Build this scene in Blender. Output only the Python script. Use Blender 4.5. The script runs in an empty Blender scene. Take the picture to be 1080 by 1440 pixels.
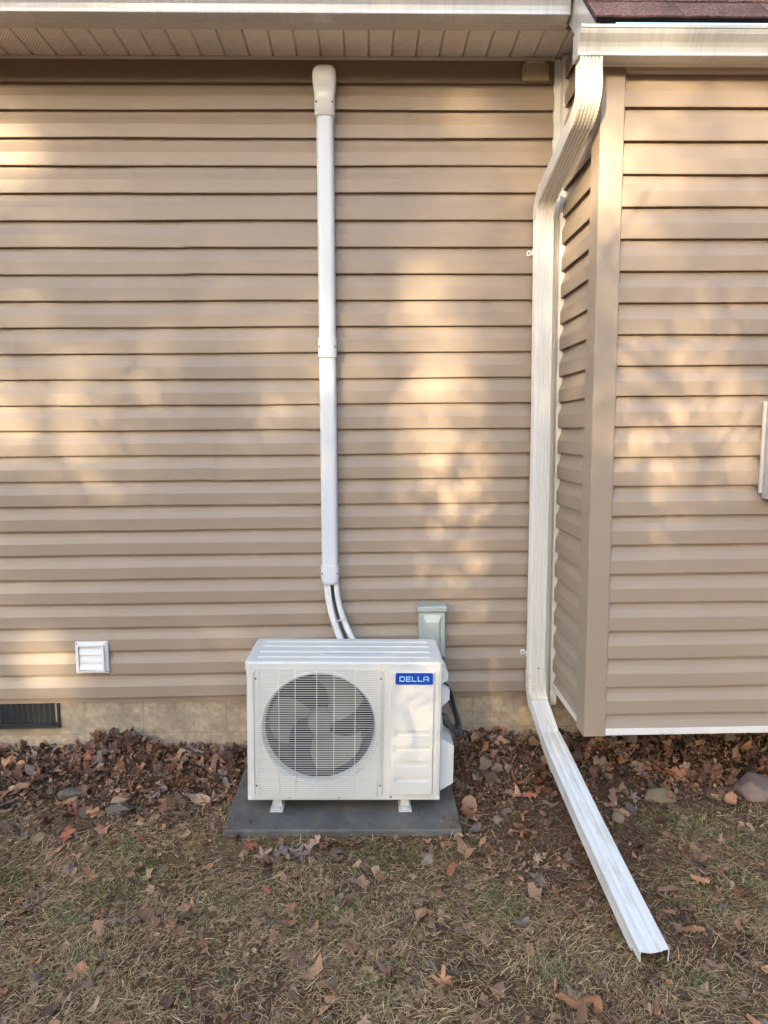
import bpy, bmesh, math, random
import numpy as np
from mathutils import Vector, Matrix

rng = np.random.default_rng(11)
random.seed(11)
sc = bpy.context.scene
COL = sc.collection
rad = math.radians

# ------------------------------------------------------------------ camera
PITCH, YAW, ROLL = 0.11616, 0.02253, -0.0079
CAM = Vector((0.0, -3.13223, 1.23705))
_f = Vector((math.sin(YAW) * math.cos(PITCH), math.cos(YAW) * math.cos(PITCH), -math.sin(PITCH)))
_r = Vector((math.cos(YAW), -math.sin(YAW), 0))
_u = _r.cross(_f)
_r2 = _r * math.cos(ROLL) + _u * math.sin(ROLL)
_u2 = _u * math.cos(ROLL) - _r * math.sin(ROLL)
cam_data = bpy.data.cameras.new("camera")
cam = bpy.data.objects.new("camera", cam_data)
COL.objects.link(cam)
cam.matrix_world = Matrix(((_r2.x, _u2.x, -_f.x, CAM.x), (_r2.y, _u2.y, -_f.y, CAM.y),
                           (_r2.z, _u2.z, -_f.z, CAM.z), (0, 0, 0, 1)))
cam_data.sensor_fit = 'VERTICAL'
cam_data.sensor_height = 36.0
cam_data.sensor_width = 27.0
cam_data.lens = 950 / 1440 * 36
cam_data.clip_start = 0.05
cam_data.clip_end = 500
sc.camera = cam

# ------------------------------------------------------------------ sky and sun
SUN_AZ, SUN_EL = rad(27), rad(14.0)          # azimuth measured from the wall's normal, towards the left
world = bpy.data.worlds.new("World")
sc.world = world
world.use_nodes = True
wn = world.node_tree
sky = wn.nodes.new('ShaderNodeTexSky')
sky.sky_type = 'NISHITA'
sky.sun_disc = False
sky.sun_elevation = SUN_EL
sky.sun_rotation = math.pi + SUN_AZ
sky.air_density = 1.0
sky.dust_density = 1.4
sky.ozone_density = 0.6
wn.links.new(sky.outputs[0], wn.nodes['Background'].inputs[0])
wn.nodes['Background'].inputs[1].default_value = 0.15
sun_data = bpy.data.lights.new("sun", 'SUN')
sun_data.energy = 4.8
sun_data.angle = rad(0.55)
sun_data.color = (1.0, 0.79, 0.50)
sun = bpy.data.objects.new("sun", sun_data)
COL.objects.link(sun)
SUN_DIR = Vector((-math.sin(SUN_AZ) * math.cos(SUN_EL), -math.cos(SUN_AZ) * math.cos(SUN_EL), math.sin(SUN_EL)))
sun.rotation_euler = SUN_DIR.to_track_quat('Z', 'Y').to_euler()
sun.location = SUN_DIR * 30
sc.view_settings.view_transform = 'Standard'
sc.view_settings.look = 'None'
sc.view_settings.gamma = 1
sc.view_settings.exposure = 2.66
sc.render.engine = 'CYCLES'
sc.cycles.use_denoising = True
sc.cycles.max_bounces = 5
sc.cycles.diffuse_bounces = 3
sc.cycles.glossy_bounces = 2
sc.cycles.use_adaptive_sampling = True
sc.cycles.adaptive_threshold = 0.02


# ------------------------------------------------------------------ materials
def lin(r, g, b):
    c = lambda v: (v / 255 / 12.92) if v / 255 <= 0.04045 else ((v / 255 + 0.055) / 1.055) ** 2.4
    return (c(r), c(g), c(b))


def M(name, col, rough=0.6, metal=0.0, var=0.06, vscale=5.0, bump=0.0, bscale=200.0, bdist=0.001,
      dirt=None, dscale=3.0, damt=0.5, dpos=0.55, stretch=(1, 1, 1), spec=0.5, grain=None):
    m = bpy.data.materials.new(name)
    m.use_nodes = True
    t = m.node_tree
    N, L = t.nodes, t.links
    b = N['Principled BSDF']
    b.inputs['Roughness'].default_value = rough
    b.inputs['Metallic'].default_value = metal
    b.inputs['Specular IOR Level'].default_value = spec
    tc = N.new('ShaderNodeTexCoord')
    mp = N.new('ShaderNodeMapping')
    mp.inputs['Scale'].default_value = stretch
    L.new(tc.outputs['Object'], mp.inputs[0])
    nz = N.new('ShaderNodeTexNoise')
    nz.inputs['Scale'].default_value = vscale
    nz.inputs['Detail'].default_value = 6
    nz.inputs['Roughness'].default_value = 0.6
    L.new(mp.outputs[0], nz.inputs['Vector'])
    rp = N.new('ShaderNodeValToRGB')
    rp.color_ramp.elements[0].position = 0.3
    rp.color_ramp.elements[1].position = 0.7
    rp.color_ramp.elements[0].color = (*[max(0, c * (1 - var)) for c in col], 1)
    rp.color_ramp.elements[1].color = (*[min(1, c * (1 + var)) for c in col], 1)
    L.new(nz.outputs['Fac'], rp.inputs[0])
    out = rp.outputs[0]
    if dirt:
        n2 = N.new('ShaderNodeTexNoise')
        n2.inputs['Scale'].default_value = dscale
        n2.inputs['Detail'].default_value = 8
        n2.inputs['Roughness'].default_value = 0.65
        L.new(mp.outputs[0], n2.inputs['Vector'])
        r2 = N.new('ShaderNodeValToRGB')
        r2.color_ramp.elements[0].position = dpos
        r2.color_ramp.elements[1].position = min(1.0, dpos + 0.22)
        r2.color_ramp.elements[0].color = (0, 0, 0, 1)
        r2.color_ramp.elements[1].color = (damt, damt, damt, 1)
        L.new(n2.outputs['Fac'], r2.inputs[0])
        mx = N.new('ShaderNodeMixRGB')
        L.new(r2.outputs[0], mx.inputs[0])
        L.new(out, mx.inputs[1])
        mx.inputs[2].default_value = (*dirt, 1)
        out = mx.outputs[0]
    L.new(out, b.inputs['Base Color'])
    if bump:
        n3 = N.new('ShaderNodeTexNoise')
        n3.inputs['Scale'].default_value = bscale
        n3.inputs['Detail'].default_value = 4
        if grain:
            mg = N.new('ShaderNodeMapping')
            mg.inputs['Scale'].default_value = grain
            L.new(tc.outputs['Object'], mg.inputs[0])
            L.new(mg.outputs[0], n3.inputs['Vector'])
        else:
            L.new(tc.outputs['Object'], n3.inputs['Vector'])
        bp = N.new('ShaderNodeBump')
        bp.inputs['Strength'].default_value = bump
        bp.inputs['Distance'].default_value = bdist
        L.new(n3.outputs['Fac'], bp.inputs['Height'])
        L.new(bp.outputs[0], b.inputs['Normal'])
    return m


def M_attr(name, rough=0.8, spec=0.25, bump=0.0):
    m = bpy.data.materials.new(name)
    m.use_nodes = True
    t = m.node_tree
    b = t.nodes['Principled BSDF']
    b.inputs['Roughness'].default_value = rough
    b.inputs['Specular IOR Level'].default_value = spec
    a = t.nodes.new('ShaderNodeAttribute')
    a.attribute_name = 'tint'
    nz = t.nodes.new('ShaderNodeTexNoise')
    nz.inputs['Scale'].default_value = 120
    nz.inputs['Detail'].default_value = 3
    tc = t.nodes.new('ShaderNodeTexCoord')
    t.links.new(tc.outputs['Object'], nz.inputs['Vector'])
    mr = t.nodes.new('ShaderNodeMapRange')
    mr.inputs['To Min'].default_value = 0.65
    mr.inputs['To Max'].default_value = 1.35
    t.links.new(nz.outputs['Fac'], mr.inputs[0])
    mx = t.nodes.new('ShaderNodeMixRGB')
    mx.blend_type = 'MULTIPLY'
    mx.inputs[0].default_value = 1
    t.links.new(a.outputs['Color'], mx.inputs[1])
    t.links.new(mr.outputs[0], mx.inputs[2])
    t.links.new(mx.outputs[0], b.inputs['Base Color'])
    return m


SIDING = (0.338, 0.266, 0.205)
mat_siding = M('vinyl_siding_tan', SIDING, rough=0.42, var=0.05, vscale=1.6, bump=0.12, bscale=14, bdist=0.0015,
               grain=(2.0, 2.0, 30.0), dirt=(0.26, 0.2, 0.15), dscale=2.3, damt=0.22, dpos=0.55, spec=0.4)
mat_siding_b = M('vinyl_siding_tan_second_batch', tuple(c * 0.95 for c in SIDING), rough=0.42, var=0.05, vscale=1.6, bump=0.12, bscale=14, bdist=0.0015,
                 grain=(2.0, 2.0, 30.0), dirt=(0.26, 0.2, 0.15), dscale=2.3, damt=0.22, dpos=0.55, spec=0.4)
mat_siding_y = M('vinyl_siding_tan_side', SIDING, rough=0.42, var=0.05, vscale=1.6, bump=0.12, bscale=14, bdist=0.0015,
                 grain=(30.0, 2.0, 30.0), dirt=(0.26, 0.2, 0.15), dscale=2.3, damt=0.22, spec=0.4)
mat_post = M('vinyl_corner_post_tan', (0.335, 0.265, 0.207), rough=0.4, var=0.04, vscale=2, bump=0.05, bscale=30,
             dirt=(0.28, 0.22, 0.17), dscale=3, damt=0.2)
mat_frieze = M('shaded_brown_frieze', (0.20, 0.145, 0.095), rough=0.55, var=0.08, vscale=3)  # darker than the siding: eave shade put into the board colour
mat_white_trim = M('white_trim_vinyl', (0.72, 0.71, 0.68), rough=0.4, var=0.03, dirt=(0.45, 0.42, 0.36), dscale=4, damt=0.25)
mat_soffit_trim = M('grey_white_soffit_trim', (0.58, 0.54, 0.48), rough=0.5, var=0.05, dirt=(0.3, 0.26, 0.2), dscale=5, damt=0.5)
mat_gutter = M('weathered_white_aluminium', (0.54, 0.54, 0.53), rough=0.26, metal=0.15, var=0.09, vscale=5, stretch=(14, 1, 0.5),
               dirt=(0.34, 0.31, 0.28), dscale=4, damt=0.45, dpos=0.52, spec=0.6)
mat_spout = M('white_downspout_paint', (0.74, 0.74, 0.73), rough=0.4, var=0.04, vscale=5, stretch=(2, 1, 0.5),
              dirt=(0.46, 0.38, 0.28), dscale=4, damt=0.4, dpos=0.58, bump=0.05, bscale=40)
mat_spout_dirty = M('stained_downspout_paint', (0.72, 0.70, 0.64), rough=0.5, var=0.08, vscale=9,
                    dirt=(0.36, 0.28, 0.18), dscale=10, damt=0.6, dpos=0.55)
mat_ext = M('white_extension_paint', (0.72, 0.72, 0.695), rough=0.38, var=0.04, vscale=6, stretch=(4, 1, 1),
            dirt=(0.44, 0.39, 0.31), dscale=7, damt=0.6, dpos=0.53, bump=0.1, bscale=25)
mat_mud_shade = M('muddy_shaded_inside', (0.06, 0.05, 0.04), rough=0.8, var=0.3, vscale=20)  # mud and the deep shade inside the pipe, both in the colour
mat_ac = M('cream_white_powder_coat', (0.65, 0.645, 0.61), rough=0.32, var=0.02, vscale=3, bump=0.03, bscale=400,
           dirt=(0.66, 0.62, 0.54), dscale=4, damt=0.3, dpos=0.55)
mat_ac_side = M('pale_grey_white_plastic', (0.74, 0.75, 0.74), rough=0.4, var=0.02)
mat_wire = M('white_coated_wire', (0.78, 0.77, 0.72), rough=0.35, var=0.02)
mat_dark = M('dark_interior', (0.035, 0.032, 0.04), rough=0.6, var=0.2, vscale=12)
mat_coil = M('coil_fins', (0.022, 0.021, 0.028), rough=0.45, metal=0.4, var=0.25, vscale=40, stretch=(20, 1, 1))
mat_blade = M('grey_fan_blade', (0.135, 0.13, 0.11), rough=0.4, var=0.06)
mat_screw = M('steel_screw', (0.16, 0.155, 0.15), rough=0.4, metal=0.6)
mat_logo = M('blue_badge', (0.012, 0.055, 0.36), rough=0.25, var=0.02)
mat_letter = M('light_blue_lettering', (0.30, 0.60, 0.95), rough=0.3, var=0.02)
mat_sticker = M('lavender_sticker', (0.48, 0.45, 0.68), rough=0.4)
mat_sticker2 = M('dull_mauve_sticker', (0.33, 0.29, 0.36), rough=0.4)
mat_duct = M('white_plastic_duct', (0.63, 0.665, 0.71), rough=0.3, var=0.015, spec=0.5)
mat_inlet = M('aged_white_duct_cap', (0.78, 0.79, 0.81), rough=0.2, var=0.04, dirt=(0.5, 0.44, 0.41), dscale=9, damt=0.35)
mat_insul = M('white_insulation_sleeve', (0.72, 0.73, 0.74), rough=0.55, var=0.05, vscale=20, bump=0.2, bscale=60)
mat_black = M('black_rubber_cable', (0.02, 0.02, 0.022), rough=0.45)
mat_conduit = M('dark_grey_conduit', (0.07, 0.075, 0.08), rough=0.5)
mat_galv = M('galvanised_grey_green', (0.40, 0.46, 0.44), rough=0.42, metal=0.15, var=0.07, vscale=9,
             dirt=(0.30, 0.34, 0.33), dscale=6, damt=0.4)
mat_meter = M('grey_meter_enamel', (0.50, 0.51, 0.52), rough=0.38, metal=0.2, var=0.04)
mat_caulk = M('clear_grey_caulk', (0.60, 0.56, 0.50), rough=0.3)
mat_vent = M('white_vent_plastic', (0.80, 0.80, 0.80), rough=0.35, var=0.02, dirt=(0.4, 0.35, 0.3), dscale=12, damt=0.4, dpos=0.62)
mat_iron = M('black_vent_metal', (0.03, 0.033, 0.037), rough=0.45, var=0.3, vscale=20, dirt=(0.16, 0.13, 0.1), dscale=30, damt=0.7, dpos=0.66)
mat_jbox = M('beige_cover_plate', (0.36, 0.29, 0.18), rough=0.5, var=0.06)
mat_block = M('ochre_parged_block', (0.43, 0.345, 0.25), rough=0.9, var=0.25, vscale=40, bump=0.7, bscale=160, bdist=0.003,
              dirt=(0.24, 0.20, 0.15), dscale=4, damt=0.8, dpos=0.47, spec=0.2)
mat_mortar = M('grey_ochre_mortar', (0.33, 0.27, 0.19), rough=0.95, var=0.2, vscale=15, bump=0.5, bscale=150, bdist=0.003, spec=0.15)
mat_pad = M('slate_grey_pad', (0.108, 0.104, 0.096), rough=0.62, var=0.38, vscale=7, bump=0.4, bscale=90, bdist=0.002,
            dirt=(0.22, 0.175, 0.12), dscale=6, damt=0.8, dpos=0.50)
mat_wood = M('dark_underfloor_wood', (0.10, 0.07, 0.045), rough=0.8, var=0.2, vscale=8, stretch=(1, 8, 1))
mat_soil = M('damp_brown_soil', (0.090, 0.050, 0.029), rough=0.95, var=0.4, vscale=16, bump=0.8, bscale=60, bdist=0.008,
             dirt=(0.14, 0.095, 0.06), dscale=6, damt=0.8, dpos=0.48, spec=0.15)
mat_rock_tan = M('tan_stone', (0.21, 0.155, 0.095), rough=0.9, var=0.25, vscale=25, bump=0.6, bscale=50, bdist=0.004, dirt=(0.12, 0.10, 0.07), dscale=9, damt=0.6)
mat_rock_red = M('reddish_brown_stone', (0.21, 0.145, 0.125), rough=0.9, var=0.2, vscale=20, bump=0.6, bscale=40, bdist=0.004)
mat_rock_grey = M('grey_stone', (0.13, 0.11, 0.085), rough=0.9, var=0.3, vscale=25, bump=0.6, bscale=50, bdist=0.004)
mat_bark = M('grey_brown_bark', (0.11, 0.09, 0.075), rough=0.95, var=0.3, vscale=10, bump=0.6, bscale=30, bdist=0.01)
mat_evergreen = M('dark_evergreen_needles', (0.035, 0.06, 0.025), rough=0.8, var=0.3, vscale=6)
mat_grass = M_attr('dry_grass_blades', rough=0.75)
mat_litter = M_attr('broken_leaf_litter', rough=0.7)


def shingle_mat():
    m = M('red_brown_asphalt_shingle', (0.17, 0.10, 0.088), rough=0.95, var=0.55, vscale=90, bump=0.9, bscale=140,
          bdist=0.002, dirt=(0.075, 0.045, 0.045), dscale=6, damt=0.8, dpos=0.48, spec=0.15)
    return m


def soffit_mat():
    m = M('perforated_soffit', (0.85, 0.80, 0.73), rough=0.5, var=0.05, vscale=4, dirt=(0.33, 0.26, 0.19), dscale=5, damt=0.5)
    t = m.node_tree
    N, L = t.nodes, t.links
    b = N['Principled BSDF']
    src = b.inputs['Base Color'].links[0].from_socket
    tc = N.new('ShaderNodeTexCoord')
    w = N.new('ShaderNodeTexWave')
    w.wave_type = 'BANDS'
    w.bands_direction = 'X'
    w.inputs['Scale'].default_value = 32
    mp = N.new('ShaderNodeMapping')
    mp.inputs['Rotation'].default_value = (0, 0, rad(-38))
    L.new(tc.outputs['Object'], mp.inputs[0])
    L.new(mp.outputs[0], w.inputs['Vector'])
    r = N.new('ShaderNodeValToRGB')
    r.color_ramp.elements[0].position = 0.10
    r.color_ramp.elements[1].position = 0.34
    r.color_ramp.elements[0].color = (0.62, 0.62, 0.62, 1)
    r.color_ramp.elements[1].color = (1, 1, 1, 1)
    L.new(w.outputs['Fac'], r.inputs[0])
    mx = N.new('ShaderNodeMixRGB')
    mx.blend_type = 'MULTIPLY'
    mx.inputs[0].default_value = 1
    L.new(src, mx.inputs[1])
    L.new(r.outputs[0], mx.inputs[2])
    L.new(mx.outputs[0], b.inputs['Base Color'])
    return m


mat_shingle = shingle_mat()
mat_soffit = soffit_mat()
mat_soffit_plain = M('plain_soffit', (0.85, 0.80, 0.73), rough=0.5, var=0.05, vscale=4, dirt=(0.33, 0.26, 0.19), dscale=5, damt=0.5)


def leaf_mat():
    m = bpy.data.materials.new('dry_fallen_leaf')
    m.use_nodes = True
    t = m.node_tree
    N, L = t.nodes, t.links
    b = N['Principled BSDF']
    b.inputs['Roughness'].default_value = 0.62
    b.inputs['Specular IOR Level'].default_value = 0.3
    r = N.new('ShaderNodeObjectInfo')
    tc = N.new('ShaderNodeTexCoord')
    nz = N.new('ShaderNodeTexNoise')
    nz.inputs['Scale'].default_value = 45
    nz.inputs['Detail'].default_value = 5
    L.new(tc.outputs['Object'], nz.inputs['Vector'])
    mr = N.new('ShaderNodeMapRange')
    mr.inputs['From Min'].default_value = 0.25
    mr.inputs['From Max'].default_value = 0.75
    mr.inputs['To Min'].default_value = 0.55
    mr.inputs['To Max'].default_value = 1.35
    L.new(nz.outputs['Fac'], mr.inputs[0])
    mx = N.new('ShaderNodeMixRGB')
    mx.blend_type = 'MULTIPLY'
    mx.inputs[0].default_value = 1
    L.new(r.outputs['Color'], mx.inputs[1])
    L.new(mr.outputs[0], mx.inputs[2])
    L.new(mx.outputs[0], b.inputs['Base Color'])
    bp = N.new('ShaderNodeBump')
    bp.inputs['Strength'].default_value = 0.6
    bp.inputs['Distance'].default_value = 0.002
    L.new(nz.outputs['Fac'], bp.inputs['Height'])
    L.new(bp.outputs[0], b.inputs['Normal'])
    return m


mat_leaf = leaf_mat()


# ------------------------------------------------------------------ helpers
def obj(name, verts, faces, mat, parent=None, smooth=False):
    me = bpy.data.meshes.new(name)
    me.from_pydata([tuple(v) for v in verts], [], faces)
    me.materials.append(mat)
    if smooth:
        for p in me.polygons:
            p.use_smooth = True
    me.update()
    o = bpy.data.objects.new(name, me)
    COL.objects.link(o)
    if parent:
        o.parent = parent
    return o


def inst(name, mesh, parent=None):
    o = bpy.data.objects.new(name, mesh)
    COL.objects.link(o)
    if parent:
        o.parent = parent
    return o


def from_bm(name, bm, mat, parent=None, smooth=False):
    bmesh.ops.recalc_face_normals(bm, faces=bm.faces[:])
    me = bpy.data.meshes.new(name)
    bm.to_mesh(me)
    bm.free()
    me.materials.append(mat)
    if smooth:
        for p in me.polygons:
            p.use_smooth = True
    o = bpy.data.objects.new(name, me)
    COL.objects.link(o)
    if parent:
        o.parent = parent
    return o


def empty(name, loc=(0, 0, 0), rot=(0, 0, 0), parent=None):
    o = bpy.data.objects.new(name, None)
    o.empty_display_size = 0.1
    o.location = loc
    o.rotation_euler = rot
    COL.objects.link(o)
    if parent:
        o.parent = parent
    return o


def tag(o, label, cat=None, group=None, kind=None):
    o['label'] = label
    if cat:
        o['category'] = cat
    if group:
        o['group'] = group
    if kind:
        o['kind'] = kind
    return o


def bm_box(bm, x0, x1, y0, y1, z0, z1):
    vs = [bm.verts.new(p) for p in ((x0, y0, z0), (x1, y0, z0), (x1, y1, z0), (x0, y1, z0),
                                    (x0, y0, z1), (x1, y0, z1), (x1, y1, z1), (x0, y1, z1))]
    for f in ((0, 3, 2, 1), (4, 5, 6, 7), (0, 1, 5, 4), (1, 2, 6, 5), (2, 3, 7, 6), (3, 0, 4, 7)):
        bm.faces.new([vs[i] for i in f])
    return vs


def box(name, x0, x1, y0, y1, z0, z1, mat, parent=None, bevel=0.0, seg=2):
    bm = bmesh.new()
    bm_box(bm, x0, x1, y0, y1, z0, z1)
    if bevel:
        bmesh.ops.bevel(bm, geom=bm.edges[:], offset=bevel, segments=seg, profile=0.5, affect='EDGES')
    return from_bm(name, bm, mat, parent)


def rrect(w, h, r, n=5):
    """rounded rectangle outline, centred, counter-clockwise"""
    pts = []
    for cx, cy, a0 in ((w / 2 - r, h / 2 - r, 0), (-w / 2 + r, h / 2 - r, 90), (-w / 2 + r, -h / 2 + r, 180), (w / 2 - r, -h / 2 + r, 270)):
        for k in range(n + 1):
            a = rad(a0 + 90 * k / n)
            pts.append((cx + r * math.cos(a), cy + r * math.sin(a)))
    return pts


def rslab(name, cx, cz, w, h, r, y_front, y_back, mat, parent=None, chamfer=0.0):
    """rounded rectangular slab facing -Y"""
    o1 = rrect(w, h, r)
    o2 = rrect(w - 2 * chamfer, h - 2 * chamfer, max(r - chamfer, 0.0005))
    n = len(o1)
    v = [(cx + x, y_back, cz + z) for x, z in o1] + [(cx + x, y_front + chamfer, cz + z) for x, z in o1] + \
        [(cx + x, y_front, cz + z) for x, z in o2]
    f = []
    for a in (0, n):
        for i in range(n):
            j = (i + 1) % n
            f.append((a + i, a + j, a + n + j, a + n + i))
    f.append(tuple(range(2 * n, 3 * n)))
    f.append(tuple(reversed(range(n))))
    return obj(name, v, f, mat, parent)


def tube(name, pts, radius, mat, parent=None, sides=8, smooth=True, caps=True):
    pts = [Vector(p) for p in pts]
    n = len(pts)
    rs = radius if isinstance(radius, (list, tuple)) else [radius] * n
    v, f = [], []
    prev = None
    for i, p in enumerate(pts):
        d = (pts[min(i + 1, n - 1)] - pts[max(i - 1, 0)]).normalized()
        if prev is None:
            a = d.cross(Vector((0, 0, 1)))
            if a.length < 1e-3:
                a = d.cross(Vector((1, 0, 0)))
        else:
            a = prev - d * prev.dot(d)
        a.normalize()
        prev = a
        b = d.cross(a)
        for k in range(sides):
            t = 2 * math.pi * k / sides
            v.append(p + (a * math.cos(t) + b * math.sin(t)) * rs[i])
    for i in range(n - 1):
        for k in range(sides):
            k2 = (k + 1) % sides
            f.append((i * sides + k, i * sides + k2, (i + 1) * sides + k2, (i + 1) * sides + k))
    if caps:
        f.append(tuple(reversed(range(sides))))
        f.append(tuple(range((n - 1) * sides, n * sides)))
    return obj(name, v, f, mat, parent, smooth)


def sweep(name, sections, mat, parent=None, smooth=False, cap0=True, cap1=True):
    """sections: list of equally long closed rings"""
    n = len(sections[0])
    v = [p for s in sections for p in s]
    f = []
    for i in range(len(sections) - 1):
        for k in range(n):
            k2 = (k + 1) % n
            f.append((i * n + k, i * n + k2, (i + 1) * n + k2, (i + 1) * n + k))
    if cap0:
        f.append(tuple(reversed(range(n))))
    if cap1:
        f.append(tuple(range((len(sections) - 1) * n, len(sections) * n)))
    return obj(name, v, f, mat, parent, smooth)


def bez(p0, p1, p2, p3, n=12):
    out = []
    for i in range(n + 1):
        t = i / n
        out.append(Vector(p0) * (1 - t) ** 3 + Vector(p1) * 3 * t * (1 - t) ** 2 + Vector(p2) * 3 * t * t * (1 - t) + Vector(p3) * t ** 3)
    return out


def screw(parent, x, y, z, r=0.004):
    """pan-head screw facing -Y"""
    n = 10
    v, f = [], []
    for rr, yy in ((r, 0.0), (r, -r * 0.35), (r * 0.55, -r * 0.6)):
        for k in range(n):
            a = 2 * math.pi * k / n
            v.append((x + rr * math.cos(a), y + yy, z + rr * math.sin(a)))
    for i in range(2):
        for k in range(n):
            k2 = (k + 1) % n
            f.append((i * n + k, i * n + k2, (i + 1) * n + k2, (i + 1) * n + k))
    f.append(tuple(range(2 * n, 3 * n)))
    return obj('screw', v, f, mat_screw, parent)


# ------------------------------------------------------------------ ground
def wob(x, y, s=1.0):
    return (np.sin(x * 3.1 * s + 1.3 * np.sin(y * 2.3 * s)) + np.sin(y * 4.3 * s + 1.7 * np.sin(x * 2.9 * s + 1)) +
            0.6 * np.sin(x * 7.7 * s + y * 6.1 * s) + 0.4 * np.sin(x * 13.1 * s - y * 11.3 * s + 0.5)) / 3.0


def gauss(x, y, cx, cy, sx, sy):
    return np.exp(-((x - cx) / sx) ** 2 - ((y - cy) / sy) ** 2)


def ground_z(x, y):
    x = np.asarray(x, float)
    y = np.asarray(y, float)
    far = np.clip(-y, 0, 5)
    z = -0.288 - 0.036 * far
    dist = np.hypot(x, y)
    z = z + np.clip(dist - 13, 0, 45) * 0.27 * np.clip(-y / 4, 0, 1)  # far ground raised out of view to block low sky light
    near = np.clip(1 + (y + 0.22) / 0.22, 0, 1) * (y < 0.4)
    z = z + 0.010 * near * (1 + 0.7 * wob(x * 2.2, y))
    z = z + 0.075 * gauss(x, y, -1.17, -0.03, 0.13, 0.16) + 0.03 * gauss(x, y, -1.33, -0.1, 0.15, 0.12)
    z = z + 0.05 * gauss(x, y, 0.56, -0.06, 0.17, 0.16) + 0.05 * gauss(x, y, 1.35, -0.12, 0.6, 0.2)
    z = z + 0.010 * wob(x * 1.1, y * 1.1) * np.clip(-y * 3, 0.3, 1) + 0.004 * wob(x * 4.3, y * 4.7)
    flat = np.clip(1.25 - np.maximum(np.abs(x + 0.11) / 0.46, np.abs(y + 0.48) / 0.24), 0, 1)
    flat = np.clip(flat * 4, 0, 1)
    z = z * (1 - flat) + flat * (-0.288 - 0.02 * (x + 0.11))
    return z


def build_ground():
    fx = np.arange(-3.12, 3.3, 0.02)
    fy = np.arange(-2.8, 0.5, 0.02)
    xs = np.concatenate([[-80, -60, -45, -36, -28, -22, -17, -14, -12, -9, -6, -4, -3.4], fx, [3.5, 4.5, 7, 10, 12, 14, 17, 22, 28, 36, 45, 60, 80]])
    ys = np.concatenate([[-90, -70, -55, -44, -36, -30, -25, -20, -17, -15, -13, -11, -9, -6, -4.5, -3.6, -3.1], fy, [1, 2, 5, 12, 30]])
    X, Y = np.meshgrid(xs, ys)
    Z = ground_z(X, Y)
    fine = (np.abs(X) < 3.1) & (Y > -2.9)
    Z = Z + np.where(fine, rng.normal(0, 0.0025, X.shape), 0)
    nx, ny = len(xs), len(ys)
    V = np.stack([X, Y, Z], -1).reshape(-1, 3)
    i = np.arange(nx * ny).reshape(ny, nx)
    F = np.stack([i[:-1, :-1], i[:-1, 1:], i[1:, 1:], i[1:, :-1]], -1).reshape(-1, 4)
    o = obj('ground', V.tolist(), F.tolist(), mat_soil, smooth=True)
    tag(o, 'damp brown soil under dead grass and fallen leaves', 'ground', kind='structure')


build_ground()

# ------------------------------------------------------------------ house
house = tag(empty('house'), 'tan vinyl sided house wall with a projecting bay and grey-white eaves', 'house')
P = 0.1143
PROFILE = [(0.0060, 0.0260), (0.0165, 0.0200), (0.0170, 0.0030), (0.0185, 0.0003), (0.0208, 0.0000), (0.0220, 0.0022), (0.0223, 0.0060), (0.0225, 0.0540),
           (0.0215, 0.0568), (0.0165, 0.0690), (0.0105, 0.0840), (0.0062, 0.1000), (0.0030, 0.1420)]


def plank(parent, a0, a1, z0, place, mat, clip=None, ztop=None, lift=0.0, ends=True):
    prof = PROFILE
    if clip is not None:                     # the lowest course is cut off at this height
        prof = [(o, z) for o, z in PROFILE[6:] if z0 + z > clip]
        prof = [(0.010, clip - z0), (0.0223, clip - z0)] + prof
    if ztop is not None:
        prof = [(o, z) for o, z in prof if z0 + z < ztop] + [(prof[-1][0], ztop - z0)]
    n = max(2, int(abs(a1 - a0) / 0.07) + 1)
    ph = random.uniform(0, 20)
    v, f = [], []
    m = len(prof)
    tilt = random.uniform(-0.0012, 0.0012)
    for i in range(n):
        a = a0 + (a1 - a0) * i / (n - 1)
        dz = 0.0011 * math.sin(a * 2.3 + ph) + 0.0006 * math.sin(a * 6.1 + 2 * ph) + tilt * (i / (n - 1) - 0.5)
        do = 0.0007 * math.sin(a * 3.7 + ph * 1.3) + 0.0005 * math.sin(a * 9.1 + ph)
        for o_, z_ in prof:
            w = 1.0 if z_ < 0.07 else 0.4
            v.append(place(a, o_ + lift + do * w, z0 + z_ + dz * w))
    for i in range(n - 1):
        for k in range(m - 1):
            f.append((i * m + k, (i + 1) * m + k, (i + 1) * m + k + 1, i * m + k + 1))
    return obj('siding_plank', v, f, mat, parent)


main_place = lambda a, o, z: (a, -o, z)
RY = -0.544
right_place = lambda a, o, z: (a, RY - o, z)
RX = 0.884
ret_place = lambda a, o, z: (RX - o, a, z)

XL, XC = -4.2, 0.825
wall_main = box('wall', XL, 4.4, 0.0, 0.12, -0.03, 2.93, mat_siding, house)
wall_main['label'] = 'long tan siding wall behind the condenser'
seams = {22: [0.19], 23: [0.19], 20: [-1.0], 19: [-1.0], 18: [-0.78], 17: [-0.78], 16: [-1.9], 15: [-1.9], 14: [-1.55], 13: [-1.55],
         12: [-1.38], 11: [-1.38], 10: [-0.69], 9: [-0.69], 8: [-1.9], 7: [-1.9], 6: [-1.1], 5: [-1.1], 4: [-1.23], 3: [-1.23],
         2: [-0.46], 1: [-0.46]}
for k in range(24):
    cuts = [XL] + seams.get(k, []) + [XC]
    for s in range(len(cuts) - 1):
        x0 = cuts[s] - (0.02 if s else 0)
        plank(wall_main, x0, cuts[s + 1], k * P, main_place, (mat_siding, mat_siding_b)[s % 2], lift=0.0030 * s,
              ztop=2.7385 if k == 23 else None)

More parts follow.
